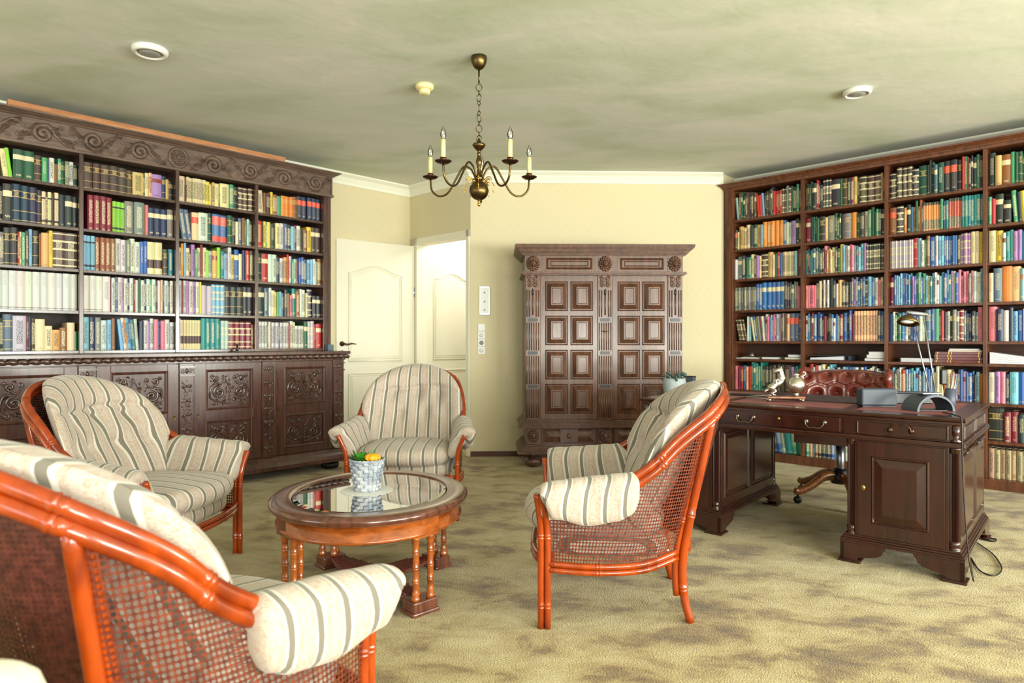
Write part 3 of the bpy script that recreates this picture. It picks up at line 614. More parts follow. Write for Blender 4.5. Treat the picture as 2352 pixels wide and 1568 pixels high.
def book_mesh(name, V, F, C, I, UVS):
    me = bpy.data.meshes.new(name); me.from_pydata(V, [], F); me.materials.append(M['book'])
    a = me.color_attributes.new('Col', 'FLOAT_COLOR', 'CORNER'); b = me.color_attributes.new('Ink', 'FLOAT_COLOR', 'CORNER'); ul = me.uv_layers.new(name='UVMap')
    ca = []; ib = []; li = [0] * len(me.loops); me.loops.foreach_get('vertex_index', li)
    for f_, c_, k_ in zip(F, C, I): ca += list(c_) * len(f_); ib += list(k_) * len(f_)
    a.data.foreach_set('color', ca); b.data.foreach_set('color', ib); ul.data.foreach_set('uv', [c for i in li for c in UVS[i]])
    me.update(); return me
TOK = re.compile(r'([a-z])(\d+)([A-Z]?)(?:\.(\d+))?(?:/(-?\d+))?(?:\*(\d+))?$')
ORD = 'first second third fourth fifth sixth seventh eighth ninth tenth eleventh twelfth thirteenth fourteenth fifteenth sixteenth seventeenth eighteenth nineteenth twentieth'.split()
def ordinal(n):
    if n < 20: return ORD[n]
    tens = ['twenty', 'thirty', 'forty', 'fifty'][(n + 1) // 10 - 2]
    return tens + '-' + ORD[(n + 1) % 10 - 1] if (n + 1) % 10 else {20: 'twentieth', 30: 'thirtieth', 40: 'fortieth', 50: 'fiftieth'}[n + 1]
BOOKS = []
def fill_cell(frame, x0, x1, z0, zh, spec, where, side, dp=.17, yo=.03, hvar=.90, seed=0):
    """frame: 4x4 matrix of the bookcase; books stand between x0 and x1 on z0; zh is the clear height"""
    rg = random.Random(seed * 77 + 5); toks = []
    for t_ in spec.split():
        if t_[0] == '?':
            pal, n_ = t_[1:].split(':'); n_ = int(n_); used = 0; tilt = 0
            while used < n_:
                wd = rg.choice((4, 5, 5, 6, 6, 7, 8)); toks.append([rg.choice(pal), wd, rg.choice('PPPVVVTBP'), None, 0]); used += wd
        elif t_[0] == '_': toks.append(['_', int(t_[1:]), '', None, 0])
        else:
            g_ = TOK.match(t_); c_, wd, st, hp, tl, rep = g_.groups(); hp = (int(hp) / (10 if len(hp) == 1 else 100)) if hp else None
            if hp is None and rep: hp = rg.uniform(hvar - .06, hvar + .03)
            for _ in range(int(rep or 1)): toks.append([c_, int(wd), st or ('V' if rg.random() < .25 else 'P'), hp, int(tl or 0)])
    for q in toks:
        if q[3] is None: q[3] = min(.97, max(.66, rg.gauss(hvar - .03, .05)))
    # widths in units; tilted runs need a wedge of free space
    extra = 0; prev = 0; wedge = []
    for q in toks:
        e_ = 0
        if q[4] < 0 and prev >= 0: e_ = q[3] * zh * math.sin(R(-q[4]))
        if prev > 0 and q[4] <= 0: e_ += prev_h * zh * math.sin(R(prev))
        wedge.append(e_); extra += e_; prev = q[4]; prev_h = q[3]
    if prev > 0: extra += prev_h * zh * math.sin(R(prev))
    unit = (x1 - x0 - .004 - extra) / sum(q[1] / math.cos(R(q[4])) for q in toks)
    x = x0 + .002; n_vis = sum(1 for q in toks if q[0] != '_'); idx = 0
    for q, e_ in zip(toks, wedge):
        x += e_; w_ = q[1] * unit; a_ = R(q[4]); adv = w_ / math.cos(a_)
        if q[0] != '_':
            hh = q[3] * zh; jy = rg.uniform(0, .022)
            jit = [min(255, max(0, v + rg.uniform(-9, 9))) for v in PAL[q[0]]]
            wb = w_ - .0007
            # local: pivot at the lower corner it stands on
            if a_ < 0: base = Matrix.Translation((x, yo + jy, z0 + .0006)) @ Matrix.Rotation(a_, 4, 'Y') @ Matrix.Translation((w_ / 2, 0, 0))
            elif a_ > 0: base = Matrix.Translation((x + w_ * math.cos(a_), yo + jy, z0 + .0006)) @ Matrix.Rotation(a_, 4, 'Y') @ Matrix.Translation((-w_ / 2, 0, 0))
            else: base = Matrix.Translation((x + w_ / 2, yo + jy, z0 + .0006))
            BOOKS.append(dict(m=frame @ base, w=wb, h=hh, dp=dp - jy + rg.uniform(-.02, .0), col=jit, c=q[0], st=q[2], idx=idx, n=n_vis, where=where, side=side, seed=rg.random()))
            idx += 1
        x += adv

# ------------------------------------------------------------------ carved cabinet and bookcase on the left wall
WA0, WA1 = -3.705, -1.125     # along U
CX = lambda a: a               # local x = a
e = thing('carved_cabinet', 'long dark low cabinet with carved doors under tall bookcase', 'cabinet', RM(0, .56), AU)
CY = .545                      # depth
MB().box(-3.70, -1.14, .02, CY, .10, .985).build('carcass', 'cabinet', e, .002)
lg = MB(); lg.box(-3.75, -1.09, -.035, CY, .985, 1.010); lg.box(-3.72, -1.12, -.005, CY, .935, .955); lg.build('top_board', 'cabinet', e, .003)
rp = MB()
lx = -3.74; k = 0
P = [(-3.75 + i * .0095, -.022 - .004 * math.sin(i * 1.05), .966 + .004 * math.cos(i * 1.05)) for i in range(280)]
rp.tube(P, [.0165 + .0035 * math.sin(i * 1.05) for i in range(280)], 8)
rp.build('rope_moulding', 'carved', e)
bs = MB(); bs.prism([(.0, .175), (-.012, .165), (-.016, .145), (-.034, .125), (-.042, .10), (-.042, .07), (.3, .07), (.3, .175)], -3.745, -1.095); bs.build('plinth_moulding', 'cabinet', e, .002)
pil = [-3.68, -3.056, -2.434, -1.817, -1.19]
for i, xx in enumerate(pil):
    o = MB().box(xx - .05, xx + .05, -.008, .02, .175, .935).build('pilaster', 'cabinet', e, .002)
    c = MB(); pilaster_carving(c, 0, .20, .82, .088, i); c.box(-.052, .052, -.016, .001, .845, .855); c.box(-.052, .052, -.014, .001, .905, .915)
    for s in (-1, 1): spiral(c, s * .026, .88, .018, 1.3, 0, s, .005)
    c.ball((0, 0, .88), .012, .010, .02, 8, 5)
    c.build('carving', 'carved', o, loc=(xx, -.0075, 0))
for i in range(4):
    x0, x1 = pil[i] + .053, pil[i + 1] - .053
    d = MB()
    px0, px1 = x0 + .085, x1 - .075
    zz = [(.20, .235), (.235, .50), (.50, .585), (.585, .875), (.875, .93)]
    d.box(x0, px0, .0, .022, .18, .93); d.box(px1, x1, .0, .022, .18, .93); d.box(px0, px1, 0, .022, .18, .235); d.box(px0, px1, 0, .022, .50, .585); d.box(px0, px1, 0, .022, .88, .93); d.box(px0, px1, .012, .022, .235, .88)
    do = d.build('door', 'cabinet', e, .002)
    c = MB()
    for j, (a, b) in enumerate(((.235, .50), (.585, .88))):
        framed(c, px0 - .004, px1 + .004, a - .004, b + .004, 0, .018, .007)
    c.build('frame_moulding', 'cabinet', do)
    for j, (a, b) in enumerate(((.235, .50), (.585, .88))):
        q = MB(); scroll_panel(q, (px0 + px1) / 2, (a + b) / 2, px1 - px0 - .03, b - a - .03, 10 * i + j); q.build('carved_panel', 'carved', do, loc=(0, .0125, 0))
    kx = x0 + .03 if i > 1 else x1 - .03
    MB().box(kx - .006, kx + .006, -.003, 0, .53, .56).ball((kx, -.008, .555), .006).build('keyhole', 'brass', do)
for xx in (-3.60, -1.235):
    f = MB(); f.lathe([(.03, .07), (.045, .065), (.070, .045), (.074, .03), (.06, .008), (.04, 0)], xx, .06, 0, 24)
    for k in range(24): q = 2 * PI * k / 24; f.ball((xx + .068 * math.cos(q), .06 + .068 * math.sin(q), .036), .009, .009, .022, 6, 4)
    f.build('foot', 'black', e)
    MB().lathe([(.03, .07), (.07, .045), (.06, .008), (.04, 0)], xx, .46, 0, 16).build('foot', 'black', e)
# upper bookcase
BD = .325
e = thing('carved_bookcase', 'tall dark bookcase with carved frieze standing on low cabinet', 'bookcase', RM(0, .33), AU)
SZ = [1.032, 1.303, 1.588, 1.870, 2.152]     # shelf top surfaces (lowest is the base board)
DV = [-3.655, -3.036, -2.4155, -1.8036, -1.185]
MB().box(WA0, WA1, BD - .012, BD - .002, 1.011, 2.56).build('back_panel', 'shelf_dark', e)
for i, x in enumerate(DV):
    if i in (0, 4):
        s = -1 if i == 0 else 1
        xa, xb = (WA0, x + .012) if i == 0 else (x - .012, WA1)
        o = MB().box(xa, xb, 0, BD - .012, 1.011, 2.40).build('side_panel', 'carved', e, .002)
        b = MB(); xm = x + s * .028
        for k in range(74): b.ball((xm, -.001, 1.05 + k * .0182), .0075, .007, .0075, 6, 4)
        b.build('beading', 'carved', o)
    else: MB().box(x - .013, x + .013, 0, BD - .013, 1.011, 2.40).build('divider', 'carved', e, .002)
for i in range(4):
    for j, z in enumerate(SZ):
        MB().box(DV[i] + .0135, DV[i + 1] - .0135, .004, BD - .013, z - .021, z).build('shelf', 'carved', e, .002)
fz = MB(); fz.box(WA0 - .01, WA1 + .01, -.012, BD - .012, 2.385, 2.555); fz.box(WA0 - .018, WA1 + .018, -.022, .1, 2.375, 2.395); fo = fz.build('frieze', 'carved_frieze', e, .003)
fc = MB(); FX = (WA0 + WA1) / 2; zc = 2.47
# running acanthus scrolls either side of a centre wreath
for s in (-1, 1):
    for k in range(4):
        x = FX + s * (.26 + k * .29); sg = 1 if k % 2 else -1
        spiral(fc, x, zc + sg * .006, .064, 1.8, PI if s > 0 else 0, s * sg, .016, tail=[(x - s * .24, 0, zc - sg * .03), (x - s * .14, 0, zc + sg * .055)], sides=7)
        rosette(fc, x, zc + sg * .006, .026)
        spiral(fc, x + s * .125, zc + sg * .035, .026, 1.3, 0, -s * sg, .007)
        spiral(fc, x - s * .10, zc - sg * .048, .018, 1.2, 0, s * sg, .006)
        rg = random.Random(k + 9)
        for j in range(26):
            u_ = j / 26; leaf_blob(fc, x - s * .16 + s * u_ * .30, zc + sg * (.055 * math.cos(u_ * 2 * PI)) + rg.uniform(-.02, .02), .06, .026, s * sg * (-.9 + 1.8 * u_) + rg.uniform(-.5, .5), 0, .016)
        fc.ball((x + s * .15, 0, zc - sg * .045), .009, .009, .009)
P = [(FX + .062 * math.cos(a * PI / 12), 0, zc + .068 * math.sin(a * PI / 12)) for a in range(25)]
fc.tube(P, .013, 7, cap=False); lion_mask(fc, FX, zc, .042)
for s in (-1, 1): fc.box(FX + s * 1.287 - .006, FX + s * 1.287 + .006, -.006, 0, 2.40, 2.55)
fc.build('carving', 'carved_frieze', fo, loc=(0, -.0125, 0))
cr = MB(); cr.prism([(BD - .02, 2.555), (-.014, 2.555), (-.022, 2.565), (-.030, 2.568), (-.052, 2.582), (-.060, 2.584), (-.060, 2.594), (BD - .02, 2.594)], WA0 - .012, WA1 + .012, miter=1)
cr.build('cornice', 'carved_frieze', e, .001)
# loose timber lying on top
e2 = MB(); e2.box(-3.45, -1.58, -.050, -.012, 2.5945, 2.634); o = e2.build('wooden_plank', 'raw_wood', bevel=.003); place(o, RM(0, .33), AU); tag(o, 'long raw pine plank lying on top of carved bookcase', 'plank')
o = MB().box(-3.58, -2.9, .072, .10, 2.5945, 2.619).build('wooden_batten', 'raw_wood', bevel=.002); place(o, RM(0, .33), AU); tag(o, 'short pine batten behind the plank on carved bookcase', 'plank')
o = MB().box(-.0275, .0275, -.03, .03, 0, .055).build('small_case', 'blue_case', bevel=.004); place(o, RM(-1.165, .37, 1.0105), AU); tag(o, 'small slate blue case on cabinet ledge beside carved bookcase', 'box')
e = thing('bookend', 'black metal bookend figure on the cabinet ledge', 'bookend', RM(-1.99, .385, 1.0105), AU)
MB().box(-.02, .02, -.025, .02, 0, .008).build('base', 'black_plastic', e, .001)
MB().tube([(0, 0, .006), (0, 0, .03), (.002, 0, .045)], [.012, .009, .007], 8).ball((0, 0, .055), .011).build('figure', 'black_plastic', e)

FL = Matrix.Translation(RM(0, .33)) @ Matrix.Rotation(AU, 4, 'Z')
LB = [  # top shelf first
 ["k20B*3 _6 c12.80/-7 l9.86/-7 g24T.86 g23T.86 d17B.78 e12.74 z6.74 w12V.78 h9.62 e7.8 g9B.72 x10.74 w10V.75 k9.68", "d20B.84*1 d15B.83 d18B.82 d17B.83 d17B.82 d12B.78 a23V.76 g4.74 c8.8 f6V.82 v22T.8 n9B.78 a7.7 k10B.66",
  "c16V.9 d3.6 c7V.9 c6V.88*6 y9V.84 c6.78 a6.85 c12.84 d2.5 c22V.88 e9.88 k13B.84 d12C.86*3", "c13V.86/-3 h6.8 d8.78 y5.86 h9.78 e10.76 o9B.8*3 h9B.84 n11R.88*5"],
 ["k18T.9 n16B.9 k16.85*2 k18T.92 n18B.95 n15B.93 n17B.93 k10B.88 c8W.86 d4.84 c8W.86 d6.84 c9W.87 k14.84 k16T.84 k9T.82", "_10 m13V.93*4 l9W.84*3 x20V.9 x22V.9 h3.86 p7.86 n15T.8*3 x14T.82",
  "z12.88/-8 z10.88/-8 c15R.84 w21V.86 g9B.88 b18S.86 b18S.86 g12B.88 k8.84 c7.72 z9.84 h7.86 e5.8 q6.84 d9V.8", "r11V.84 d4.8 y5.84 e4.84 y8.84 k11.8 c11.84 w10V.86 z9V.86 k7.84 s9.8 m5.86 w9V.84 k7.76 h11.74 y11V.86 d12T.86*2"],
 ["k17B.92*4 x10.8 k15B.92 k17B.94 r4.84 c4V.85 e9V.84 d8.88 s8.94 k16B.92 h5.84 a18.88 y9.95 d30C.94 d30C.94", "s9W.92*3 h12V.9*4 w13V.92 w12V.9 x10V.9 w12V.96 w12V.88 b9.9 b9.92 c19L.92*2 d13B.74 _3 t12.76",
  "c8V.84 o6.96 s5.98 c8V.84 d5.8 v9V.96 e6.82 c7V.88 m6.98 c9V.9 l6.84 i9.82 a12T.84 l9.95 t8.84 s7.78 p4.78 w9V.98 y9.78 b12T.94 c8.82 n9.94 r11V.94 d8V.94", "k13B.9 r15T.9 w10.9*2 n7.82 w8V.8 a8V.84 r5.94 w9V.9 e4.8 q6V.82 h6.82 b6.86 b6.9 z9V.84 s9V.84 s7.86 w6.88 q5.8 h9V.9"],
 ["w18U.95*14", "w14U.94*3 w17.94 m3.92 w8V.92 z6.94 w9V.94 v5.94 w8V.92 n5.94 w9V.94 m3.92 w8.9 g5.94 w9V.9 n5.94 w8.94 e4.92 w9V.94 k5.9 w8.92 f4.94 b6.94 w9V.93 z4.9 w8V.93",
  "w9V.96 m3.94 w6.96 v7.96 w9V.95 v6.95 w8V.95 y4.95 i12.86 i12.84 s10C.9*3 k15B.86*3 k12T.88*2", "k17T.9 z10V.88 w6.9 c8.82 y5.78 e6.78 s6.8 z6.76 d7.86 h6.76 p6V.7 t9T.92 h10.84 w6.92 w7V.9 c5.8 n12C.94 k11T.72*2"],
 ["k18.9*2 z18B.9 k18.86 z21B.95 i29V.92 m4.9 n7W.9 d7V.86 c22.84 c17.66 a17.56 h17V.62 c18.76 e5.52", "s14V.92 n14.92 x14.92 w13V.84 s9V.86 h9.9 _4 s8.88/-6 w7.92/-6 o3.92/-6 s7.92/-6 b6.9/-5 e6.88/-5 w7.9/-4 n11W.84 w11V.86 v6.84 w8V.92 p11.9 b7W.84 p11.86 w12V.9 w9.82",
  "w6.94 c7L.9*7 t12.96*4 q10C.9*2 m18C.88 m14C.88*3 h4.8", "v7.94 w6V.9*3 r4.88 w5.9 x4.9 w8V.88*2 b5.86 w7V.88*3 r4.86 w8V.94 c4.9 w8V.78*3 g10T.92 i9C.94 i9C.96 r3.84 r14T.86"]]
ROWN = ['top', 'second', 'third', 'fourth', 'fifth', 'sixth', 'seventh', 'eighth', 'bottom']
for j in range(5):
    z0 = SZ[4 - j]; top = (2.375 if j == 0 else SZ[5 - j] - .021)
    for i in range(4):
        fill_cell(FL, DV[i] + .014, DV[i + 1] - .014, z0, top - z0, LB[j][i], (ROWN[j] if j < 4 else 'bottom', ORD[i]), 'carved', seed=j * 10 + i)
o_bk = None

# ------------------------------------------------------------------ mahogany bookcase on the right wall
E0 = Vector((2.043, 6.326, 0)); VR = Vector((.718, -.696, 0)).normalized(); AR = math.atan2(VR.y, VR.x)
FR = Matrix.Translation(E0) @ Matrix.Rotation(AR, 4, 'Z')
e = thing('library_bookcase', 'tall plain mahogany bookcase filling the wall behind the desk', 'bookcase', E0, AR)
RD = .31; RV = [.062, .7225, 1.389, 2.0495, 2.712, 3.375]; RZ = [.078, .357, .637, .929, 1.095, 1.385, 1.679, 1.960, 2.243]; RT = 2.524
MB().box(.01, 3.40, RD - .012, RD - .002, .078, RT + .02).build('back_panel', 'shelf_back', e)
for i, x in enumerate(RV):
    if i == 0:
        o = MB().box(.0, .078, -.004, RD - .012, .0, RT).build('side_panel', 'library', e, .002); MB().box(.02, .058, -.010, -.004, .1, RT).build('stile_moulding', 'library', o, .003)
    elif i == 5: MB().box(x - .013, x + .07, -.004, RD - .012, 0, RT).build('side_panel', 'library', e, .002)
    else: MB().box(x - .013, x + .013, 0, RD - .013, .079, RT).build('divider', 'library', e, .002)
RL = [.0785, .736, 1.4025, 2.063, 2.7255]; RRt = [.709, 1.3755, 2.036, 2.6985, 3.3615]
for i in range(5):
    for j, z in enumerate(RZ[1:]):
        MB().box(RL[i], RRt[i], .003, RD - .013, z - .022, z).build('shelf', 'library', e, .002)
pb = MB(); pb.box(.0785, 3.36, -.006, RD - .013, 0, .0775); pb.build('plinth', 'library', e, .003)
cn = MB(); cn.prism([(RD - .02, RT), (-.006, RT), (-.008, RT + .022), (-.016, RT + .026), (-.018, RT + .034), (-.038, RT + .052), (-.048, RT + .056), (-.050, RT + .068), (RD - .02, RT + .068)], 0, 3.44, miter=1); cn.build('cornice', 'library', e, .001)
RB = [
 ["q8.78/-5 ?kxdgh:34 ?dgkh:24 r8.74/-4*2 s8.8/-4 ?kgdh:26 r7.8*4 d8C.84*2 x6.9 d8C.84 ?kgc:18 e8.9 k8.8", "?kg:22 k14T.84 r6.92 ?kd:10 k9C.9*3 k26T.86 e7.86 d15B.84 k11.84 m8.84 a10.84 k8.82 d20C.82*3 a5.84 d7.82", "k20C.78 d14C.9*3 k18C.8 g22B.86 ?gzk:22 g16.86 k17R.88*2 k12B.86 r6.92 e6.92 ?kgh:12 k8T.86 e8.92 d8.88", "k12.9 a11.8 h16T.8 e7.84 ?kgx:34 k12B.9 e5.92 k26.9 k26.92 ?kd:30", "?kgd:120"],
 ["d8R.74 c5.66 a12V.84 c8.78 c10.88 k10.84 g10.86 a12.84 s6.82 o11.9*5 b8.88 c6.8 q7.78 v13.82 k10T.88 k6.8", "m15T.84 ?kgd:20 k15B.84 f6.8 x18.84 ?gk:18 x17B.84 o12.86 g11B.8 k9.82 c10V.84 ?ge:28 k10T.84", "h22R.84 k20C.86 o8.8 k12T.88 b8.8 a7.78 ?kgh:20 o7G.86*7 e6.92 n6.84 t10.86 r7G.9*5 t8.92*7", "e5.8 r6.74 k12T.86 k12T.66 e7.9/-4 k6.84/-3 y8.86/-4 k20T.88*2 ?km:60", "?kgm:120"],
 ["w8.74 x16T.84 k8.86 g9.8 e8.8 c9.88 g8.84 v8.82 c7.8 d20C.86 a13.9 c6.8 g7.84 r8.88 b7.84 c6V.86*6 s6.86 h13.92", "?ktzg:50 p8.94 ?kgco:34 y7.94 s7.9 ?xpw:24 ?tsz:24 v7.9 k6C.86*8", "i5C.88*12 r12B.92 s8.9 w8.82 e6.84 h8.94 b14.9 w6.92 s7.9*2 b5.88*6 d9.88 v8C.92*3 c9.94*2 y9.92", "c12.92 y10.9 ?nvtw:80 e8.9 w10.88*2 ?nbw:30", "?nbwv:120"],
 ["x6.8*11 b8.88*2 b13T.92*5 k8.92 ?kxg:26 p6.74*2", "p6.74*5 x9.8 c8.86 ?wkdc:44 a10.86 k9.78*3 ?wvbz:34 k8C.86 s9.9 b8.86 w8.86 p8.8 c6.86 e5.86", "m12T.84 b6.9 ?wvbst:54 ?bse:26 c7.82 ?tswvb:70 p6.94 ?wkpx:44 s6.94", "c6.8 z10.92 o12.96 f10.94 ?sbn:44 c10V.94 ?xk:30", "?sbnw:120"],
 ["d7C.78/-11*4 ?wsb:8 c6.84/-8 b7.86/-7 y5.84/-6 x8.86/-6 p6.86/-5 w6.86/-5 ?wpbz:34 i8.92*2 m5.9 x7.94 k6.92 f9R.92 z15R.93*2 b10C.93", "?bwmkn:84 m9.86 b10.9 ?kbm:18 f7V.94*8 k6.92 b6.92 e5.9", "?wbke:76 z12B.92 b8.94 e9.94 ?rxwk:40 m9C.9 ?knz:26 p10.96", "p9.96 n8.88 ?bswn:54 z10.9 ?xk:18 w18.88", "?bswn:120"],
 None,
 ["p6.82 m8.78 r6.8 b8.84 f6.8 r8.82 ?bste:26 k8.84*3 d10.88*3 d16.88 v7.84 ?tkb:18", "?rpwc:36 ?bsw:120", "b7.84 ?swk:22 r12V.84 ?sztb:70 ?kdc:24 c10.88 f8.8 ?bkvn:50 s7.84 o8.8", "w8.84 v6.86 p6.86 n5.8 s10.86 b9.86 w6.84 k14C.9 m12.8*2 d12.8*3", "?bkrn:120"],
 ["?bkgt:110", "?bkgt:110", "?kgnb:120", "k18B.94 m8.84 m8.86 k8.8 ?kxz:26 x9.94 g8.86 ?mk:34", "?kgm:110"],
 ["?nkb:60 n8.9/-9 b8.9/-8 w8.9/-8 t10.86/-7 e8.84/-6*2", "t9.82 o8.8 s7.8 h8.8 k8.76 n12.76*2 b9.78 c9.76*3 w7.74 f4.7 x14.72 c12.7 ?wcx:50", "?cwx:110", "j9V.86 j8V.84*18", "?cwx:110"]]
for j in range(9):
    if RB[j] is None: continue
    z0 = RZ[8 - j]; top = (RT if j == 0 else RZ[9 - j] - .022)
    for i in range(4):
        if j in (7,) and i in (1, 2): continue
        fill_cell(FR, RL[i] + .001, RRt[i] - .001, z0, top - z0, RB[j][i], (ROWN[j], ORD[i]), 'plain', dp=.16, seed=100 + j * 10 + i)

# the three hundred that show largest are things, the rest one mass
def shown(bk):
    p = bk['m'] @ Vector((0, 0, bk['h'] / 2)); u_ = 1176 + 1514 * p.x / p.y; v_ = 782 - 1514 * (p.z - 1.1) / p.y
    if not (5 < u_ < 2347): return 0
    fx = bk['m'].to_3x3() @ Vector((0, -1, 0)); dv = Vector((p.x, p.y, 0)).normalized(); c_ = max(0, -(fx.x * dv.x + fx.y * dv.y))
    a_ = bk['w'] * bk['h'] * c_ / p.y ** 2
    if v_ > 1035 and bk['side'] == 'plain' and u_ < 2265: a_ *= .1
    if bk['side'] == 'plain' and v_ > 880 and u_ < 2265: a_ *= .3
    return a_
BOOKS.sort(key=shown, reverse=True)
V, F, C, I, UVS = [], [], [], [], []
for n_, bk in enumerate(BOOKS):
    rg = random.Random(bk['seed']); rg.x0 = bk['seed'] * 3
    thin = bk['w'] < .012
    if n_ < 300:
        v, f, c, i_, uu = [], [], [], [], []
        book_geo(bk['w'], bk['h'], bk['dp'], bk['col'], bk['st'], rg, v, f, c, i_, uu, Matrix.Identity(4), thin)
        o = bpy.data.objects.new('book', book_mesh('book', v, f, c, i_, uu)); COL.objects.link(o); o.matrix_world = bk['m']
        row, bay = bk['where']
        if bk['side'] == 'carved' and bay == 'first': pos = ordinal(bk['n'] - 1 - bk['idx']) + ' from right'
        else: pos = ordinal(bk['idx']) + ' from left'
        wd = 'thick ' if bk['w'] > .045 else ('slim ' if bk['w'] < .02 else '')
        tag(o, '%s%s %s book, %s, %s shelf, %s bay, %s bookcase' % (wd, CN[bk['c']], SN.get(bk['st'], 'plain'), pos, row, bay, bk['side']), 'book', 'books on the %s bookcase' % bk['side'])
    else: book_geo(bk['w'], bk['h'], bk['dp'], bk['col'], bk['st'], rg, V, F, C, I, UVS, bk['m'], True)
o = bpy.data.objects.new('shelved_books', book_mesh('shelved_books', V, F, C, I, UVS)); COL.objects.link(o)
tag(o, 'tightly packed smaller books filling the remaining bookcase shelves', 'books', kind='stuff')
print('books', len(BOOKS))

# flat things on the open shelf of the mahogany bookcase (shelf top z = .929)
def flat_book(name, label, x, z, L, D_, H_, cover, pages='paper', y=.03, rz=0, group=None, bands=False):
    mb = MB(); mb.box(-L / 2, L / 2, 0, D_, 0, H_ * .12); mb.box(-L / 2, L / 2, 0, D_, H_ * .88, H_); mb.box(-L / 2, L / 2, D_ - .004, D_, 0, H_)
    if bands:
        mb.box(-L / 2, L / 2, 0, .004, 0, H_)
    e_ = thing(name, label, 'book' if 'book' in name else name.replace('_', ' '), FR @ Vector((x, y, z)), AR + rz, group)
    mb.build('cover', cover, e_, .001)
    MB().box(-L / 2 + .004, L / 2 - .004, .003 if not bands else .0045, D_ - .0045, H_ * .12 + .0003, H_ * .88 - .0003).build('pages', pages, e_)
    if bands:
        g = MB()
        for u_ in (-.44, -.2, -.14, .44): g.box(L * u_ - .003, L * u_ + .003, -.0012, .0, H_ * .1, H_ * .9)
        g.build('gilt_band', 'bright_brass', e_)
    return e_
Z6 = .9295
def sheets(label, x, z, L, D_, H_, mat_='paper', n=4, rz=0, y=.04, name='paper_stack', cat='papers'):
    e_ = thing(name, label, cat, FR @ Vector((x, y, z)), AR + rz)
    for k in range(n):
        q = random.Random(k + int(x * 100)); dx = q.uniform(-.006, .006)
        MB().box(-L / 2 + dx, L / 2 + dx, 0, D_, k * H_ / n + .0004, (k + 1) * H_ / n - .0004).build('sheet', mat_, e_)
    return e_
sheets('loose papers lying flat under the grey ashtray', .20, Z6, .22, .19, .009, n=3)
sheets('small pale pad on top of papers under the ashtray', .21, Z6 + .0095, .13, .14, .007, 'door', 2)
e = thing('ashtray', 'small round grey metal ashtray on papers, open shelf', 'ashtray', FR @ Vector((.215, .10, Z6 + .017)), AR)
MB().lathe([(.036, 0), (.040, .004), (.040, .034), (.036, .034), (.035, .012), (.002, .010)], sides=24).build('bowl', 'pewter', e)
MB().lathe([(.028, .030), (.050, .034), (.050, .037), (.028, .037)], sides=24).build('rim', 'pewter', e)
flat_book('flat_book', 'white paged book lying flat beside the ashtray papers', .42, Z6, .15, .20, .020, 'grey_plastic')
flat_book('flat_book', 'cream paged book lying flat at end of first open bay', .63, Z6, .15, .20, .021, 'black_plastic', 'door')
flat_book('flat_book', 'pale grey book stacked upon another, first open bay', .645, Z6 + .0215, .12, .19, .024, 'grey_plastic')
e = thing('ring_binder', 'dark blue ring binder lying flat full of papers', 'binder', FR @ Vector((.93, .03, Z6)), AR)
MB().box(-.17, .17, 0, .24, 0, .004).box(-.17, .17, 0, .24, .038, .042).box(.166, .17, 0, .24, 0, .042).build('cover', 'slate_plastic', e, .001)
MB().add([(-.155, .01, .005), (.12, .01, .005), (.12, .22, .005), (-.155, .22, .005), (-.15, .012, .02), (.12, .012, .036), (.12, .22, .036), (-.15, .22, .02)], [(3, 2, 1, 0), (4, 5, 6, 7), (0, 1, 5, 4), (1, 2, 6, 5), (2, 3, 7, 6), (3, 0, 4, 7)]).build('pages', 'paper', e)
for k in range(3): flat_book('flat_book', '%s of three white books stacked in second open bay' % ('lowest', 'middle', 'topmost')[k], 1.295 + .008 * k, Z6 + .0262 * k, .155 - .016 * k, .20, .026, 'slate_plastic' if k == 0 else 'white_plastic')
sheets('pile of white papers behind the lamp rods', 1.60, Z6, .22, .22, .030, n=6)
for k in range(4): flat_book('flat_book', '%s gilt-banded brown volume lying in the pile of four' % ('lowest', 'second lowest', 'third', 'topmost')[k], 1.874 + (.002 if k % 2 else -.002), Z6 + .0213 * k, .312 - .004 * k, .21, .021, 'leather', bands=True)
flat_book('flat_book', 'yellow covered book on top of the brown volumes', 1.92, Z6 + .0856, .22, .19, .012, 'pumpkin')
flat_book('flat_book', 'thin slate book topmost of the pile above brown volumes', 1.915, Z6 + .098, .20, .18, .012, 'slate_plastic')
e = thing('paper_stack', 'thick sagging stack of white papers in last open bay', 'papers', FR @ Vector((2.19, .03, Z6)), AR)
for k in range(5):
    z0 = k * .017
    MB().add([(-.115, 0, z0 + .0003), (.10, 0, z0 * .62), (.10, .22, z0 * .62), (-.115, .22, z0 + .0003), (-.115, 0, z0 + .016), (.10, 0, z0 * .62 + .0095), (.10, .22, z0 * .62 + .0095), (-.115, .22, z0 + .016)], [(3, 2, 1, 0), (4, 5, 6, 7), (0, 1, 5, 4), (1, 2, 6, 5), (2, 3, 7, 6), (3, 0, 4, 7)]).build('sheet', 'paper', e)

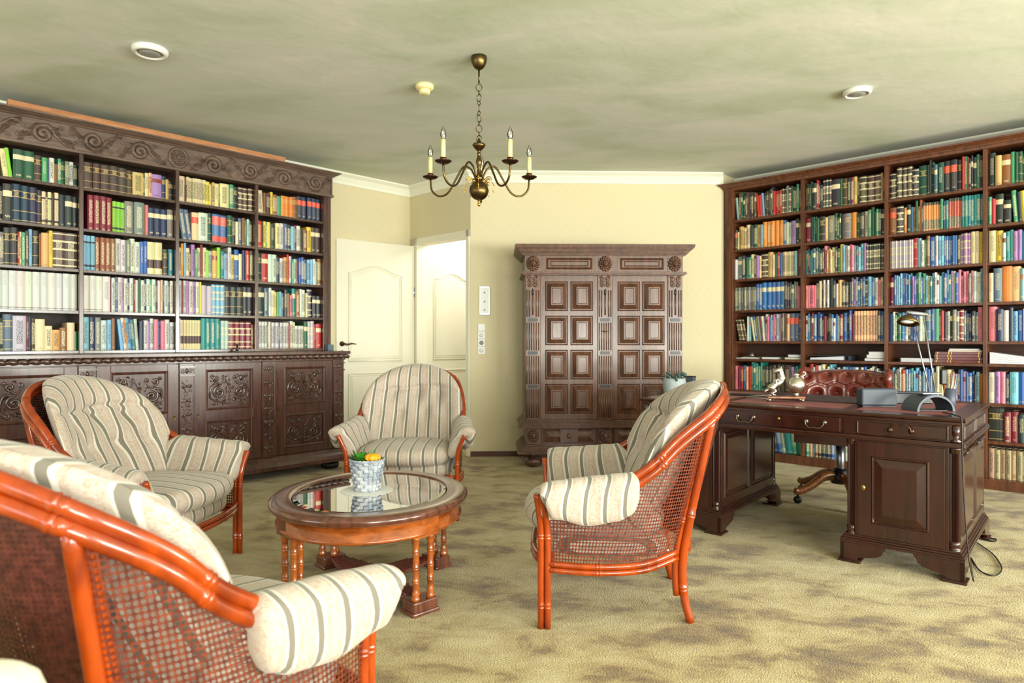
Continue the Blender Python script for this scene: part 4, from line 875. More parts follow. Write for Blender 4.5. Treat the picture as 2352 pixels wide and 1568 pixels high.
# ------------------------------------------------------------------ armoire
ARM = thing('oak_armoire', 'large polished oak armoire with raised pyramid panels and bun feet', 'wardrobe', (.797, 5.71, 0), R(1.2)); e = ARM
HW = .687
MB().box(-HW, HW, .02, .54, .40, 1.86).build('carcass', 'armoire', e, .003)
MB().box(-HW + .01, HW - .01, .015, .54, .19, .36).build('base_carcass', 'armoire_dark', e, .003)
cn = MB()
moulding(cn, -HW, HW, 1.835, 1.925, -.0, .085, [.25, .38, .50, .60, .72, .86, .96, 1.0, 1.0], .54); cn.build('cornice', 'armoire', e, .0025)
MB().box(-.05, .62, .05, .35, 1.9255, 1.934).build('top_board', 'armoire_dark', e)
fz = MB(); fz.box(-HW, HW, .0, .03, 1.695, 1.836); fo = fz.build('frieze', 'armoire', e, .002)
g = MB()
for (x0, x1) in ((-.50, -.10), (.14, .52)):
    framed(g, x0, x1, 1.715, 1.815, 0, .02, .010); framed(g, x0 + .035, x1 - .035, 1.742, 1.79, 0, .010, .006)
g.build('frieze_panel', 'armoire', fo)
for x in (-.615, .01, .615):
    o = MB(); lion_mask(o, 0, 0, .060); o.box(-.06, .06, -.004, .001, -.072, .072); o.build('lion_mask', 'armoire', e, loc=(x, -.001, 1.765))
md = MB(); moulding(md, -HW, HW, 1.665, 1.695, -.0, .03, [.5, 1.0, .8], .54); md.build('upper_moulding', 'armoire', e, .002)
md = MB(); moulding(md, -HW, HW, .352, .412, -.0, .055, [1.0, .9, .62, .5, .25, .1], .54); md.build('waist_moulding', 'armoire_dark', e, .0025)
md = MB(); moulding(md, -HW, HW, .125, .20, -.0, .062, [1.0, 1.0, .8, .62, .4, .15], .54); md.build('base_moulding', 'armoire_dark', e, .0025)
for x in (-.618, .008, .618):
    pm = MB(); pm.box(x - .063, x + .063, -.012, .02, .413, 1.664); po = pm.build('pilaster', 'armoire', e, .002)
    fl_ = MB()
    for (a, b) in ((.435, .68), (.725, .97), (1.015, 1.255), (1.305, 1.535)):
        for k in range(6):
            xx = x - .05 + k * .02
            if 1.3 < a and k in (2, 3): continue
            fl_.tube([(xx, -.013, a), (xx, -.013, b)], .0055, 6)
    if 1: fl_.tube([(x, -.014, 1.32), (x, -.014, 1.50)], .007, 6)
    fl_.build('reeding', 'armoire', po)
    for zz in (.705, .994, 1.279): MB().box(x - .042, x + .042, -.018, -.011, zz - .014, zz + .014).build('ebony_inlay', 'black', po)
    bk = MB()
    bk.lathe([(.001, 0), (.008, .006), (.012, .02), (.006, .03), (.014, .036), (.006, .046), (.001, .06)], x, -.016, 1.49, 8)
    bk.build('ebony_drop', 'black', po)
    ca = MB(); pilaster_carving(ca, 0, 1.565, 1.655, .11, 3); ca.build('carving', 'armoire', po, loc=(x, -.012, 0))
for di, (x0, x1, xs) in enumerate(((-.553, -.057, (-.412, -.194)), (.073, .553, (.2146, .429)))):
    d = MB(); d.box(x0, x1, -.004, .02, .418, 1.66)
    do = d.build('door', 'armoire', e, .002)
    for zc_ in (1.484, 1.188, .893, .598):
        for xc_ in xs:
            q = MB(); framed(q, xc_ - .098, xc_ + .098, zc_ - .128, zc_ + .128, -.004, .012, .010)
            q.box(xc_ - .087, xc_ + .087, -.006, -.004, zc_ - .117, zc_ + .117)
            raised(q, xc_ - .084, xc_ + .084, zc_ - .113, zc_ + .113, -.005, .036, .032)
            framed(q, xc_ - .040, xc_ + .040, zc_ - .069, zc_ + .069, -.037, .006, .004)
            q.build('pyramid_panel', 'armoire', do)
    for (za, zb) in ((1.638, 1.648), (.428, .440)): MB().box(x0 + .055, x1 - .05, -.010, -.004, za, zb).build('door_rail_moulding', 'armoire', do)
MB().box(-.003, .018, -.016, -.011, 1.165, 1.195).tube([(-.02, -.03, 1.18), (.035, -.03, 1.18)], .004, 6).tube([(.008, -.012, 1.18), (.008, -.03, 1.18)], .003, 6).build('key', 'bronze', e)
for (x0, x1) in ((-.54, -.07), (.085, .54)):
    d = MB(); d.box(x0, x1, .004, .02, .215, .345); raised(d, x0 + .01, x1 - .01, .222, .338, .004, .05, .022); xm = (x0 + x1) / 2
    dr = d.build('drawer', 'armoire_dark', e, .001)
    MB().box(xm - .075, xm + .075, -.022, -.010, .225, .335).ball((xm, -.03, .278), .02, .02, .02, 10, 7).build('knob', 'armoire_dark', dr)
for x in (-.612, .008, .612):
    o = MB(); lion_mask(o, 0, 0, .05); o.box(-.062, .062, -.002, .01, -.072, .072); o.build('lion_block', 'armoire_dark', e, loc=(x, -.004, .278))
for (x, y) in ((-.61, .07), (.61, .07), (-.61, .46), (.61, .46)):
    MB().lathe([(.03, .125), (.034, .115), (.028, .105), (.034, .098), (.060, .085), (.078, .055), (.076, .035), (.055, .010), (.035, 0)], x, y, 0, 24).build('foot', 'armoire_dark', e)

# ------------------------------------------------------------------ desk
DR = Vector((.7524, -.6587, 0)); AD = math.atan2(DR.y, DR.x); DBK = Vector((.6587, .7524, 0))
DO = Vector((2.038, 2.97, 0)) - DR * 1.66
FD = Matrix.Translation(DO) @ Matrix.Rotation(AD, 4, 'Z')
e = thing('pedestal_desk', 'large dark mahogany pedestal desk with burgundy leather top', 'desk', DO, AD)
DW, DD, DT = 1.66, .96, .748
tp = MB(); tp.prism([(.0, .728), (-.006, .732), (-.008, .740), (-.004, .747), (0, .748), (DD, .748), (DD + .006, .74), (DD + .004, .73), (DD, .728)], -.006, DW + .006); tp.box(.006, DW - .006, .008, DD - .008, .715, .728)
tp.build('top', 'desk', e, .002)
for (x0, x1) in ((.07, .46), (.52, 1.12), (1.18, 1.58)):
    le = MB(); le.box(x0, x1, .10, DD - .09, .7481, .7492); le.build('leather_inset', 'leather_top', e)
le = MB()
for (x0, x1) in ((.07, .46), (.52, 1.12), (1.18, 1.58)):
    for (a, b, c_, d_) in ((x0, x1, .10, .104), (x0, x1, DD - .094, DD - .09), (x0, x0 + .004, .10, DD - .09), (x1 - .004, x1, .10, DD - .09)): le.box(a, b, c_, d_, .7488, .7495)
le.build('leather_border', 'bronze', e)
LZ = .622
lm = MB()
lm.box(-.004, DW + .004, .0, DD, LZ - .012, LZ + .012)
lm.build('waist_moulding', 'desk', e, .006)
lm = MB()
for (x0, x1) in ((.012, .50), (1.155, 1.648)): lm.box(x0, x1, .014, DD - .014, LZ + .012, .715)
lm.box(.50, 1.155, .022, .32, LZ + .012, .715); lm.box(.50, 1.155, DD - .05, DD - .02, LZ + .012, .715)
lm.build('drawer_case', 'desk', e, .001)
def swan_handle(parent, x, z, y, mat_='bronze', up=True):
    g = MB(); sg = 1 if up else -1
    for s in (-1, 1): g.tube([(x + s * .045, y, z), (x + s * .045, y - .008, z)], .013, 12); g.ball((x + s * .045, y - .014, z), .008)
    g.tube(catmull([(x - .045, y - .016, z), (x - .040, y - .018, z - .018 * sg), (x - .022, y - .02, z - .030 * sg), (x, y - .02, z - .026 * sg), (x + .022, y - .02, z - .030 * sg), (x + .040, y - .018, z - .018 * sg), (x + .045, y - .016, z)], 4), .004, 6)
    g.build('handle', mat_, parent)
# drawers
d = MB(); d.box(.515, 1.14, .010, .022, LZ + .018, .710); dr = d.build('drawer', 'desk', e, .003)
swan_handle(dr, .655, .682, .010, 'pewter'); swan_handle(dr, 1.02, .682, .010, 'pewter')
MB().tube([(.835, .010, .685), (.835, .006, .685)], .008, 12).build('keyhole', 'bright_brass', dr)
for (x0, x1) in ((.055, .44), (1.215, 1.60)):
    d = MB(); d.box(x0, x1, .004, .014, LZ + .018, .708); framed(d, x0, x1, LZ + .018, .708, .004, .010, .004); dr = d.build('drawer', 'desk', e, .002)
    swan_handle(dr, (x0 + x1) / 2, .672, .004, 'bronze', False)
def quarter_column(x, y, z0, z1):
    g = MB(); n_ = 22
    pr = [(.020, z0), (.026, z0 + .004), (.026, z0 + .018), (.020, z0 + .022), (.024, z0 + .03), (.024, z0 + .05), (.018, z0 + .055)]
    g.lathe(pr, x, y, 0, 16); g.lathe([(.018, z1 - .03), (.024, z1 - .026), (.024, z1 - .012), (.027, z1 - .008), (.027, z1), (.018, z1)], x, y, 0, 16)
    vs = []; 
    for zz in (z0 + .05, z1 - .028):
        for k in range(n_ * 2): q = PI * k / n_; r_ = .0215 if k % 2 == 0 else .0175; vs.append((x + r_ * math.cos(q), y + r_ * math.sin(q), zz))
    g.add(vs, [(k, (k + 1) % (2 * n_), 2 * n_ + (k + 1) % (2 * n_), 2 * n_ + k) for k in range(2 * n_)])
    return g.build('fluted_column', 'desk', e)
for pi_, (x0, x1) in enumerate(((.02, .495), (1.165, 1.64))):
    y0, y1 = .018, DD - .018; cc = .04
    b = MB()
    # body with cut corners where the columns stand
    P = [(x0 + cc, y0), (x1 - cc, y0), (x1 - cc, y0 + cc), (x1, y0 + cc), (x1, y1 - cc), (x1 - cc, y1 - cc), (x1 - cc, y1), (x0 + cc, y1), (x0 + cc, y1 - cc), (x0, y1 - cc), (x0, y0 + cc), (x0 + cc, y0 + cc)]
    vs = [(x, y, .125) for x, y in P] + [(x, y, LZ - .011) for x, y in P]; k_ = len(P)
    b.add(vs, [(i, (i + 1) % k_, k_ + (i + 1) % k_, k_ + i) for i in range(k_)] + [tuple(range(k_))[::-1], tuple(range(k_, 2 * k_))])
    b.build('pedestal', 'desk', e, .002)
    for (cx_, cy_) in ((x0 + .022, y0 + .022), (x1 - .022, y0 + .022), (x0 + .022, y1 - .022), (x1 - .022, y1 - .022)): quarter_column(cx_, cy_, .126, LZ - .012)
    for (cx_, cy_) in ((x0 + .03, y0 + .03), (x1 - .03, y0 + .03))[(1 if pi_ else 0):(2 if pi_ else 1)]: MB().lathe([(.022, LZ + .0125), (.026, LZ + .018), (.014, LZ + .03), (.02, LZ + .05), (.02, .71), (.014, .7145)], cx_ + (-.016 if cx_ < (x0 + x1) / 2 else .016), cy_ - .022, 0, 12).build('corner_turning', 'desk', e)
    # door
    dx0, dx1 = x0 + .055, x1 - .055
    d = MB(); d.box(dx0, dx1, y0 - .010, y0, .14, LZ - .02); framed(d, dx0 + .06, dx1 - .06, .205, LZ - .085, y0 - .010, .014, .008); raised(d, dx0 + .075, dx1 - .075, .22, LZ - .10, y0 - .0105, .035, .012)
    do = d.build('door', 'desk', e, .002)
    kx = dx0 + .025
    MB().lathe([(.001, 0), (.010, 0), (.010, .003), (.001, .003)], sides=14, sy=1.4, m=Matrix.Translation((kx, y0 - .010, .375)) @ Matrix.Rotation(R(90), 4, 'X')).build('keyhole', 'bright_brass', do)
    MB().box(kx - .0015, kx + .0015, y0 - .0145, y0 - .0128, .366, .378).build('keyhole_slot', 'black', do)
    # side panels
    for sx_, xx in ((-1, x0), (1, x1)):
        g = MB()
        for (ya, yb) in ((y0 + .075, (y0 + y1) / 2 - .025), ((y0 + y1) / 2 + .025, y1 - .075)):
            mtx = Matrix.Translation((xx, 0, 0)) @ Matrix.Rotation(R(90) if sx_ > 0 else R(-90), 4, 'Z')
            a_, b_ = (ya, yb) if sx_ > 0 else (-yb, -ya)
            h_ = MB(); framed(h_, a_, b_, .19, LZ - .055, 0, .014, .008); raised(h_, a_ + .018, b_ - .018, .208, LZ - .073, -.0005, .02, .008)
            g.add(h_.v, h_.f, m=mtx)
            if (pi_ == 1 and sx_ > 0) or (pi_ == 0 and sx_ < 0):
                h_ = MB(); framed(h_, a_, b_, LZ + .02, .705, -.0, .010, .006); h_.box(a_ + .08, b_ - .04, -.012, -.008 + .008, LZ - .045, LZ - .032)
                mtx2 = Matrix.Translation((xx + sx_ * .008, 0, 0)) @ Matrix.Rotation(R(90) if sx_ > 0 else R(-90), 4, 'Z'); g.add(h_.v, h_.f, m=mtx2)
        g.build('side_panel', 'desk', e)
        if pi_ == 1 and sx_ > 0:
            for (ya, yb) in ((y0 + .12, y0 + .26), ((y0 + y1) / 2 + .08, y1 - .12)):
                MB().box(xx + .009, xx + .018, ya, yb, LZ - .052, LZ - .040).build('slide_pull', 'pewter', e, .002)
    # plinth and bracket feet
    q = MB(); moulding(q, x0, x1, .098, .138, y0, .024, [1, .9, .6, .3], DD - .036 + .0); 
    q.box(x0, x1, y1, y1 + .02, .098, .115); q.build('plinth', 'desk', e, .002)
    ft = [(0, .0), (.092, 0), (.094, .012), (.074, .017), (.088, .028), (.125, .036), (.165, .046), (.185, .060), (.188, .074), (.200, .086), (.204, .0978), (0, .0978)]
    for (fx, sx_) in ((x0 - .022, 1), (x1 + .022, -1)):
        for (fy, sy_) in ((y0 - .022, 1), (y1 + .022, -1)):
            g = MB()
            P = [(fx + sx_ * a, z_) for (a, z_) in ft]; k_ = len(P)
            vs = [(x, fy, z_) for x, z_ in P] + [(x, fy + sy_ * .022, z_) for x, z_ in P]
            g.add(vs, [(i, (i + 1) % k_, k_ + (i + 1) % k_, k_ + i) for i in range(k_)] + [tuple(range(k_))[::-1], tuple(range(k_, 2 * k_))])
            P = [(fy + sy_ * a, z_) for (a, z_) in ft]
            vs = [(fx, y, z_) for y, z_ in P] + [(fx + sx_ * .022, y, z_) for y, z_ in P]
            g.add(vs, [(i, (i + 1) % k_, k_ + (i + 1) % k_, k_ + i) for i in range(k_)] + [tuple(range(k_))[::-1], tuple(range(k_, 2 * k_))])
            g.box(fx - sx_ * .010 if sx_ > 0 else fx - .09, fx + .09 if sx_ > 0 else fx + .010, min(fy - sy_ * .01, fy + sy_ * .09), max(fy - sy_ * .01, fy + sy_ * .09), 0, .012)
            g.build('bracket_foot', 'desk', e, .003)
DTZ = .7497
def on_desk(px, depth):                                       # plan point in desk coordinates from where it stands in the photo
    x = (px - 1176) / 1514 * depth; d_ = Vector((x, depth, 0)) - DO; return d_.dot(DR), d_.dot(DBK)
def dthing(name, label, cat, px, depth, rz=0, z=DTZ):
    a, b = on_desk(px, depth); return thing(name, label, cat, FD @ Vector((a, b, z)), rz)

# figurine: rearing horse beside a silver ball on a wooden base
e = dthing('horse_figurine', 'silver rearing horse beside a silver ball on wooden base', 'figurine', 1803, 3.80, R(-8))
MB().box(-.105, .105, -.035, .035, .016, .032).build('base', 'chairwood', e, .006)
for (x, y) in ((-.09, -.026), (.09, -.026), (-.09, .026), (.09, .026)): MB().ball((x, y, .010), .010, seg=10, rings=8).build('foot', 'silver', e)
g = MB(); g.lathe([(.02, .032), (.012, .040), (.018, .046)], .062, 0, 0, 14); g.ball((.062, 0, .094), .050, seg=24, rings=16); g.lathe([(.02, .139), (.012, .150), (.02, .156), (.004, .164)], .062, 0, 0, 12)
g.tube(catmull([(.085, 0, .145), (.105, 0, .150), (.112, 0, .165), (.098, 0, .172)], 4), .005, 6); g.build('ball_ornament', 'silver', e)
g = MB()
g.tube(catmull([(-.085, 0, .062), (-.065, 0, .085), (-.035, 0, .105), (-.012, 0, .128)], 5), [.014, .018, .022, .024, .024, .022, .020, .019, .019, .021, .021, .020, .019, .017, .015, .012], 10)
g.tube(catmull([(-.018, 0, .122), (-.020, 0, .155), (-.032, 0, .180)], 5), [.020, .019, .018, .017, .015, .014, .013, .012, .011, .011, .010], 8)
g.tube([(-.026, 0, .186), (-.045, 0, .176), (-.064, 0, .164)], [.012, .011, .007], 8); g.tube([(-.024, .005, .19), (-.02, .006, .202)], [.004, .001], 5); g.tube([(-.024, -.005, .19), (-.02, -.006, .202)], [.004, .001], 5)
for k in range(6): g.ball((-.006 - k * .003, 0, .135 + k * .01), .010, .005, .010, 6, 4)
for s in (-1, 1):
    g.tube(catmull([(-.02, s * .010, .118), (-.048, s * .012, .125), (-.052, s * .012, .100), (-.066, s * .012, .098)], 4), .0055, 6)
    g.tube(catmull([(-.072, s * .010, .078), (-.052, s * .014, .060), (-.072, s * .014, .048), (-.062, s * .014, .034)], 4), .0065, 6)
g.tube(catmull([(-.088, 0, .066), (-.105, 0, .062), (-.112, 0, .045)], 4), [.004, .006, .006, .006, .006, .006, .005, .003, .001], 6)
g.build('horse', 'silver', e)
e = dthing('letter_opener', 'pair of silver pens lying on dark desk tray', 'pen', 1745, 3.93, AD + R(10))
MB().tube([(-.09, 0, .012), (.09, .012, .030)], [.002, .005], 8).build('pen', 'silver', e); MB().tube([(-.075, -.02, .008), (.085, -.012, .010)], [.002, .0045], 8).build('pen', 'steel', e)
e = dthing('pen_tray', 'narrow black pen tray near the far edge of desk', 'tray', 1712, 4.20, AD)
MB().box(-.09, .09, -.03, .03, 0, .012).build('tray_body', 'black_plastic', e, .004)
e = thing('desk_blotter', 'dark desk pad lying on the leather in front of swivel chair', 'desk pad', FD @ Vector((.86, .62, DTZ)), AD)
MB().box(-.30, .30, -.20, .22, 0, .008).build('pad', 'blotter', e, .002); MB().box(-.30, -.26, -.20, .22, .0082, .011).build('side_strip', 'black_plastic', e); MB().box(.26, .30, -.20, .22, .0082, .011).build('side_strip', 'black_plastic', e)
e = dthing('desk_speaker', 'small slate coloured box with rounded edges beside the blotter', 'speaker', 2021, 3.48, R(-3))
MB().box(-.092, .092, 0, .07, .006, .096).build('body', 'slate_plastic', e, .008); MB().box(-.085, .085, .004, .066, 0, .006).build('foot', 'black_plastic', e)
e = dthing('desk_organiser', 'long low black box standing behind the small speaker', 'organiser', 2086, 3.66, R(-6))
MB().box(-.13, .13, 0, .10, 0, .058).build('body', 'black_plastic', e, .004); MB().box(-.12, .12, .01, .09, .0585, .064).build('lid', 'slate_plastic', e, .002)
# lamp with twin rods on an arched base
LX, LD = 2138, 3.30
e = dthing('desk_lamp', 'desk lamp with two thin steel rods and arched black base', 'lamp', LX, LD, R(8))
n_ = 14; P = [(.105 * math.cos(PI * k / n_), .082 * math.sin(PI * k / n_)) for k in range(n_ + 1)]; Pi = [(.092 * math.cos(PI * k / n_), .070 * math.sin(PI * k / n_)) for k in range(n_ + 1)]
g = MB(); vs = [(x, y_, z_) for y_ in (-.035, .075) for (x, z_) in P + Pi[::-1]]; k_ = 2 * (n_ + 1)
fs = [(i, (i + 1) % k_, k_ + (i + 1) % k_, k_ + i) for i in range(k_)]
for s_ in (0, k_):
    for i in range(n_): f_ = (s_ + i, s_ + i + 1, s_ + k_ - 2 - i, s_ + k_ - 1 - i); fs.append(f_ if s_ == 0 else f_[::-1])
g.add(vs, fs); g.build('arched_base', 'slate_plastic', e, .001)
MB().box(-.09, .09, -.02, .06, 0.001, .004).build('floor_plate', 'black_plastic', e)
MB().box(-.05, .055, -.01, .04, .081, .090).build('rod_clamp', 'steel', e, .003)
def lamp_pt(px, py, depth):
    v_ = Vector(((px - 1176) / 1514 * depth, depth, 1.1 - (py - 782) / 1514 * depth)); return (Matrix.Translation(e.location) @ Matrix.Rotation(R(8), 4, 'Z')).inverted() @ v_
MB().tube([lamp_pt(2138, 910, 3.31), lamp_pt(2092, 724, 3.42)], .0036, 8).build('rod', 'steel', e); MB().tube([lamp_pt(2150, 910, 3.31), lamp_pt(2121, 724, 3.42)], .0036, 8).build('rod', 'steel', e)
MB().tube([lamp_pt(2084, 718, 3.42), lamp_pt(2128, 722, 3.42)], .011, 12).build('head_bar', 'steel', e)
c_ = lamp_pt(2086, 736, 3.38)
sh = MB(); sh.lathe([(.012, .030), (.022, .026), (.042, .010), (.056, -.014), (.054, -.015), (.040, .007), (.020, .022), (.012, .025)], 0, 0, 0, 24, m=Matrix.Translation(c_) @ Matrix.Rotation(R(16), 4, 'Y') @ Matrix.Rotation(R(-14), 4, 'X'), sy=.8); so = sh.build('lamp_shade', 'brass', e)
MB().ball((c_[0] - .002, c_[1], c_[2] - .004), .036, .03, .012, 14, 8).build('reflector_glass', 'white_plastic', e)
e = dthing('pen_holder', 'grey blue pen holder with brush and blue pens', 'pen holder', 2181, 3.45, 0)
MB().lathe([(.024, 0), (.028, .004), (.026, .10), (.024, .10), (.025, .006), (.002, .006)], sides=20).build('cup', 'slate_plastic', e)
g = MB(); g.tube([(-.012, 0, .02), (-.028, .004, .125)], .007, 8); g.build('brush_handle', 'chairwood', e); g = MB(); g.box(-.046, -.016, -.008, .016, .12, .20); g.build('brush_head', 'black_plastic', e, .006)
for (dx, dy, ll) in ((.030, .01, .19), (.042, -.004, .17), (.022, -.012, .165)): MB().tube([(dx * .1, dy, .012), (dx, dy * 1.5, ll)], .0042, 8).build('pen', 'blue_case' if dx > .03 else 'steel', e)
e = dthing('potted_succulent', 'mottled grey pot of bluish succulent leaves on desk corner', 'potted plant', 1549, 4.10, 0)
MB().lathe([(.050, 0), (.058, .01), (.068, .05), (.070, .09), (.066, .118), (.060, .118), (.060, .10), (.002, .10)], sides=28).build('pot', 'pot', e)
rg = random.Random(4)
for k in range(46):
    a = rg.uniform(0, 2 * PI); q = rg.uniform(.01, .062); dz = rg.uniform(.0, .045); l_ = rg.uniform(.025, .045); t_ = rg.uniform(-.3, .9)
    p0 = Vector((q * math.cos(a), q * math.sin(a), .10 + dz)); d_ = Vector((math.cos(a + rg.uniform(-.6, .6)) * math.cos(t_), math.sin(a) * math.cos(t_), math.sin(t_) * .7))
    MB().tube([p0, p0 + d_ * l_ * .5, p0 + d_ * l_], [.004, .0085, .001], 6).build('leaf', 'dull_leaf', e)
e = dthing('card_box', 'small dark box standing behind the potted succulent', 'box', 1584, 4.28, AD)
MB().box(-.035, .035, -.02, .02, 0, .115).build('body', 'slate_plastic', e, .003); MB().box(-.036, .036, -.021, .021, .1152, .122).build('lid', 'black_plastic', e, .001)
# cable from the lamp down the desk corner to the floor
def dw(a, b, z): return FD @ Vector((a, b, z))
P = [dw(1.55, .19, .754), dw(1.60, .10, .756), dw(1.625, .03, .757), dw(1.645, -.012, .757), dw(1.653, -.022, .735), dw(1.655, -.026, .62), dw(1.66, -.030, .45), dw(1.672, -.038, .25), dw(1.684, -.044, .12), dw(1.70, -.048, .04), dw(1.76, .0, .006), dw(1.80, .08, .005), dw(1.84, .22, .005), dw(1.84, .36, .005), dw(1.86, .50, .005)]
def floorpt(px, py): d_ = 1.1 * 1514 / (py - 782); return Vector(((px - 1176) / 1514 * d_, d_, .005))
P = P[:10] + [floorpt(2228, 1282), floorpt(2250, 1312), floorpt(2283, 1324), floorpt(2301, 1308), floorpt(2284, 1278), floorpt(2256, 1256), floorpt(2240, 1246)]
o = MB().tube(catmull(P, 5), .0032, 6).build('lamp_cable', 'cable_black'); tag(o, 'thin dark cable hanging down desk corner and looping on carpet', 'cable')
P = [floorpt(2246, 1236), floorpt(2262, 1234), floorpt(2278, 1238), floorpt(2288, 1240), floorpt(2284, 1245), floorpt(2270, 1243), floorpt(2258, 1240)]
o = MB().tube(catmull(P, 5), .004, 6).build('power_cord', 'cable_black'); tag(o, 'short coiled black cord lying on carpet behind the desk foot', 'cord')

# ------------------------------------------------------------------ swivel chair behind the desk
e = thing('swivel_chair', 'buttoned oxblood leather swivel chair behind the desk', 'office chair', (2.24, 4.50, 0), AD + R(6))
# local: chair faces -y
def tufted(w, h, nb, rows, bulge=.035):
    bt = []
    for r_ in range(rows):
        for k in range(nb + (r_ % 2)): bt.append(((k - (nb - 1 + (r_ % 2)) / 2) * w / nb, (r_ + .5) * h / rows))
    def f(x, z):
        d = min(math.hypot(x - a, z - b) for a, b in bt); ds = sorted(math.hypot(x - a, z - b) for a, b in bt)[:2]
        return bulge * (1 - math.exp(-(d / .028) ** 2)) - .020 * math.exp(-((ds[1] - ds[0]) / .010) ** 2)
    return f, bt
tf, bt = tufted(.46, .26, 4, 2, .055)
def back(u, v):
    a = (u * 2 - 1); x = .245 * a; z = .66 + .26 * v; roll = max(0, v - .72) / .28
    yy = .25 - .11 * a * a * 1.0 + .05 * v; zt = z - .03 * abs(a) ** 3 * v
    yy -= tf(x, v * .26); 
    if roll > 0: yy += .10 * roll ** 2; zt -= .035 * roll ** 2
    return (Vector((x * (1 + .1 * v), yy, zt)), (x, z))
g = MB(); g.grid(56, 26, back)
g.grid(20, 6, lambda u, v: (Vector(((1 - 2 * u) * .245 * (1 + .1 * v), .36 - .11 * (1 - 2 * u) ** 2 + .03 * v, .64 + .25 * v - .03 * abs(1 - 2 * u) ** 3 * v)), (u, v)))
g.build('backrest', 'leather', e)
nb_ = MB()
for (a, b) in bt:
    aa = a / .245; nb_.ball((a * (1 + .1 * b / .26), .25 - .11 * aa * aa + .05 * b / .26 + .002, .66 + b), .008, .006, .008, 8, 5)
nb_.build('buttons', 'leather', e)
for s in (-1, 1):
    g = MB(); P = catmull([(s * .255, .26, .875), (s * .27, .18, .885), (s * .275, .13, .86), (s * .27, .13, .81), (s * .26, .17, .80)], 5)
    g.tube(P, .026, 10)
    g.tube(catmull([(s * .262, .20, .79), (s * .275, .02, .69), (s * .275, -.14, .65), (s * .27, -.18, .60)], 5), .042, 10); g.build('armrest', 'leather', e)
    MB().tube(catmull([(s * .26, -.14, .64), (s * .265, -.12, .54), (s * .24, -.08, .46)], 5), .020, 8).build('arm_post', 'chairwood', e)
g = MB(); g.grid(24, 24, lambda u, v: (Vector(((2 * u - 1) * .24, (2 * v - 1) * .25 - .02, .49 + .06 * (1 - (2 * u - 1) ** 4) * (1 - (2 * v - 1) ** 4))), (u, v)))
g.box(-.24, .24, -.27, .23, .42, .49); g.build('seat', 'leather', e)
MB().tube([(0, 0, .13), (0, 0, .42)], [.028, .028], 14).build('gas_lift', 'steel', e)
MB().lathe([(.06, .13), (.062, .17), (.05, .215), (.034, .23)], 0, 0, 0, 16).build('hub', 'black_plastic', e)
MB().box(-.12, .12, -.12, .12, .40, .42).build('tilt_plate', 'black_plastic', e, .006)
for k in range(5):
    q = R(72 * k + 8); dx, dy = math.cos(q), math.sin(q)
    lg = MB(); P = catmull([(.04 * dx, .04 * dy, .175), (.12 * dx, .12 * dy, .175), (.22 * dx, .22 * dy, .115), (.30 * dx, .30 * dy, .085), (.335 * dx, .335 * dy, .088)], 5)
    lg.tube(P, [.034 - .012 * i / 20 for i in range(len(P))], 10, sx=.75, up=(-dy, dx, 0)); lo = lg.build('leg', 'chairwood', e)
    c_ = MB(); c_.tube([(.315 * dx, .315 * dy, .075), (.315 * dx, .315 * dy, .045)], .006, 8); c_.ball((.315 * dx, .315 * dy, .027), .027, .024, .027, 14, 8); c_.build('caster', 'black_plastic', lo)

# ------------------------------------------------------------------ striped rattan armchairs
def bamboo(mb, P, r, nodes=(), sides=10):
    P = [Vector(p) for p in P]; L = arc_len(P); tot = L[-1]; out = []; rad = []
    for i, p in enumerate(P):
        out.append(p); rad.append(r)
    # insert node collars
    res = list(zip(L, out, rad))
    for t in nodes:
        s = t * tot
        for (ds, k) in ((-.012, 1.0), (-.008, 1.14), (-.003, 1.14), (0, .93), (.003, 1.14), (.008, 1.14), (.012, 1.0)):
            q = min(max(s + ds, 0), tot)
            for i in range(len(L) - 1):
                if L[i] <= q <= L[i + 1]:
                    f_ = (q - L[i]) / max(L[i + 1] - L[i], 1e-6); res.append((q, out[i].lerp(out[i + 1], f_), r * k)); break
    res.sort(key=lambda t_: t_[0]); clean = [res[0]]
    for q in res[1:]:
        if q[0] - clean[-1][0] > .0008: clean.append(q)
    mb.tube([q[1] for q in clean], [q[2] for q in clean], sides)
KX, KY, KZ = .349, .056, .584; JX, JY, JZ = .272, .342, .820; TY, TZ = .449, .905
RAILP = [(KX, KY - .02, KZ - .012), (KX - .008, KY + .07, KZ + .052), (.325, .215, .725), (JX, JY, JZ), (.160, .418, .880), (0, TY, TZ)]
def rail_curve():
    h_ = catmull(RAILP, 7); return h_ + [Vector((-p.x, p.y, p.z)) for p in reversed(h_[:-1])]
RC = rail_curve()
RCH = [p for p in RC if p.x >= 0]
def rear_path(s, dx=0, dy=0): return catmull([(s * .238 + dx, .262 + dy, 0), (s * .228 + dx, .238 + dy, .10), (s * .226 + dx, .234 + dy, .235), (s * .234 + dx, .256 + dy, .38), (s * .254 + dx, .298 + dy, .60), (s * .272 + dx, .338 + dy, .805)], 5)
def front_path(s, dy=0): return catmull([(s * .34, -.292 + dy, 0), (s * .34, -.292 + dy, .18), (s * .34, -.292 + dy, .36), (s * .349, -.298 + dy * .9, .43), (s * .370, -.307 + dy * .6, .485), (s * .388, -.311 + dy * .6, .52)], 5)
def padsurf(x, z):
    # centre surface of the back cushion
    t = (z - .42) / .5; return .168 + .235 * t - 1.28 * x * x * (1 + .4 * t)
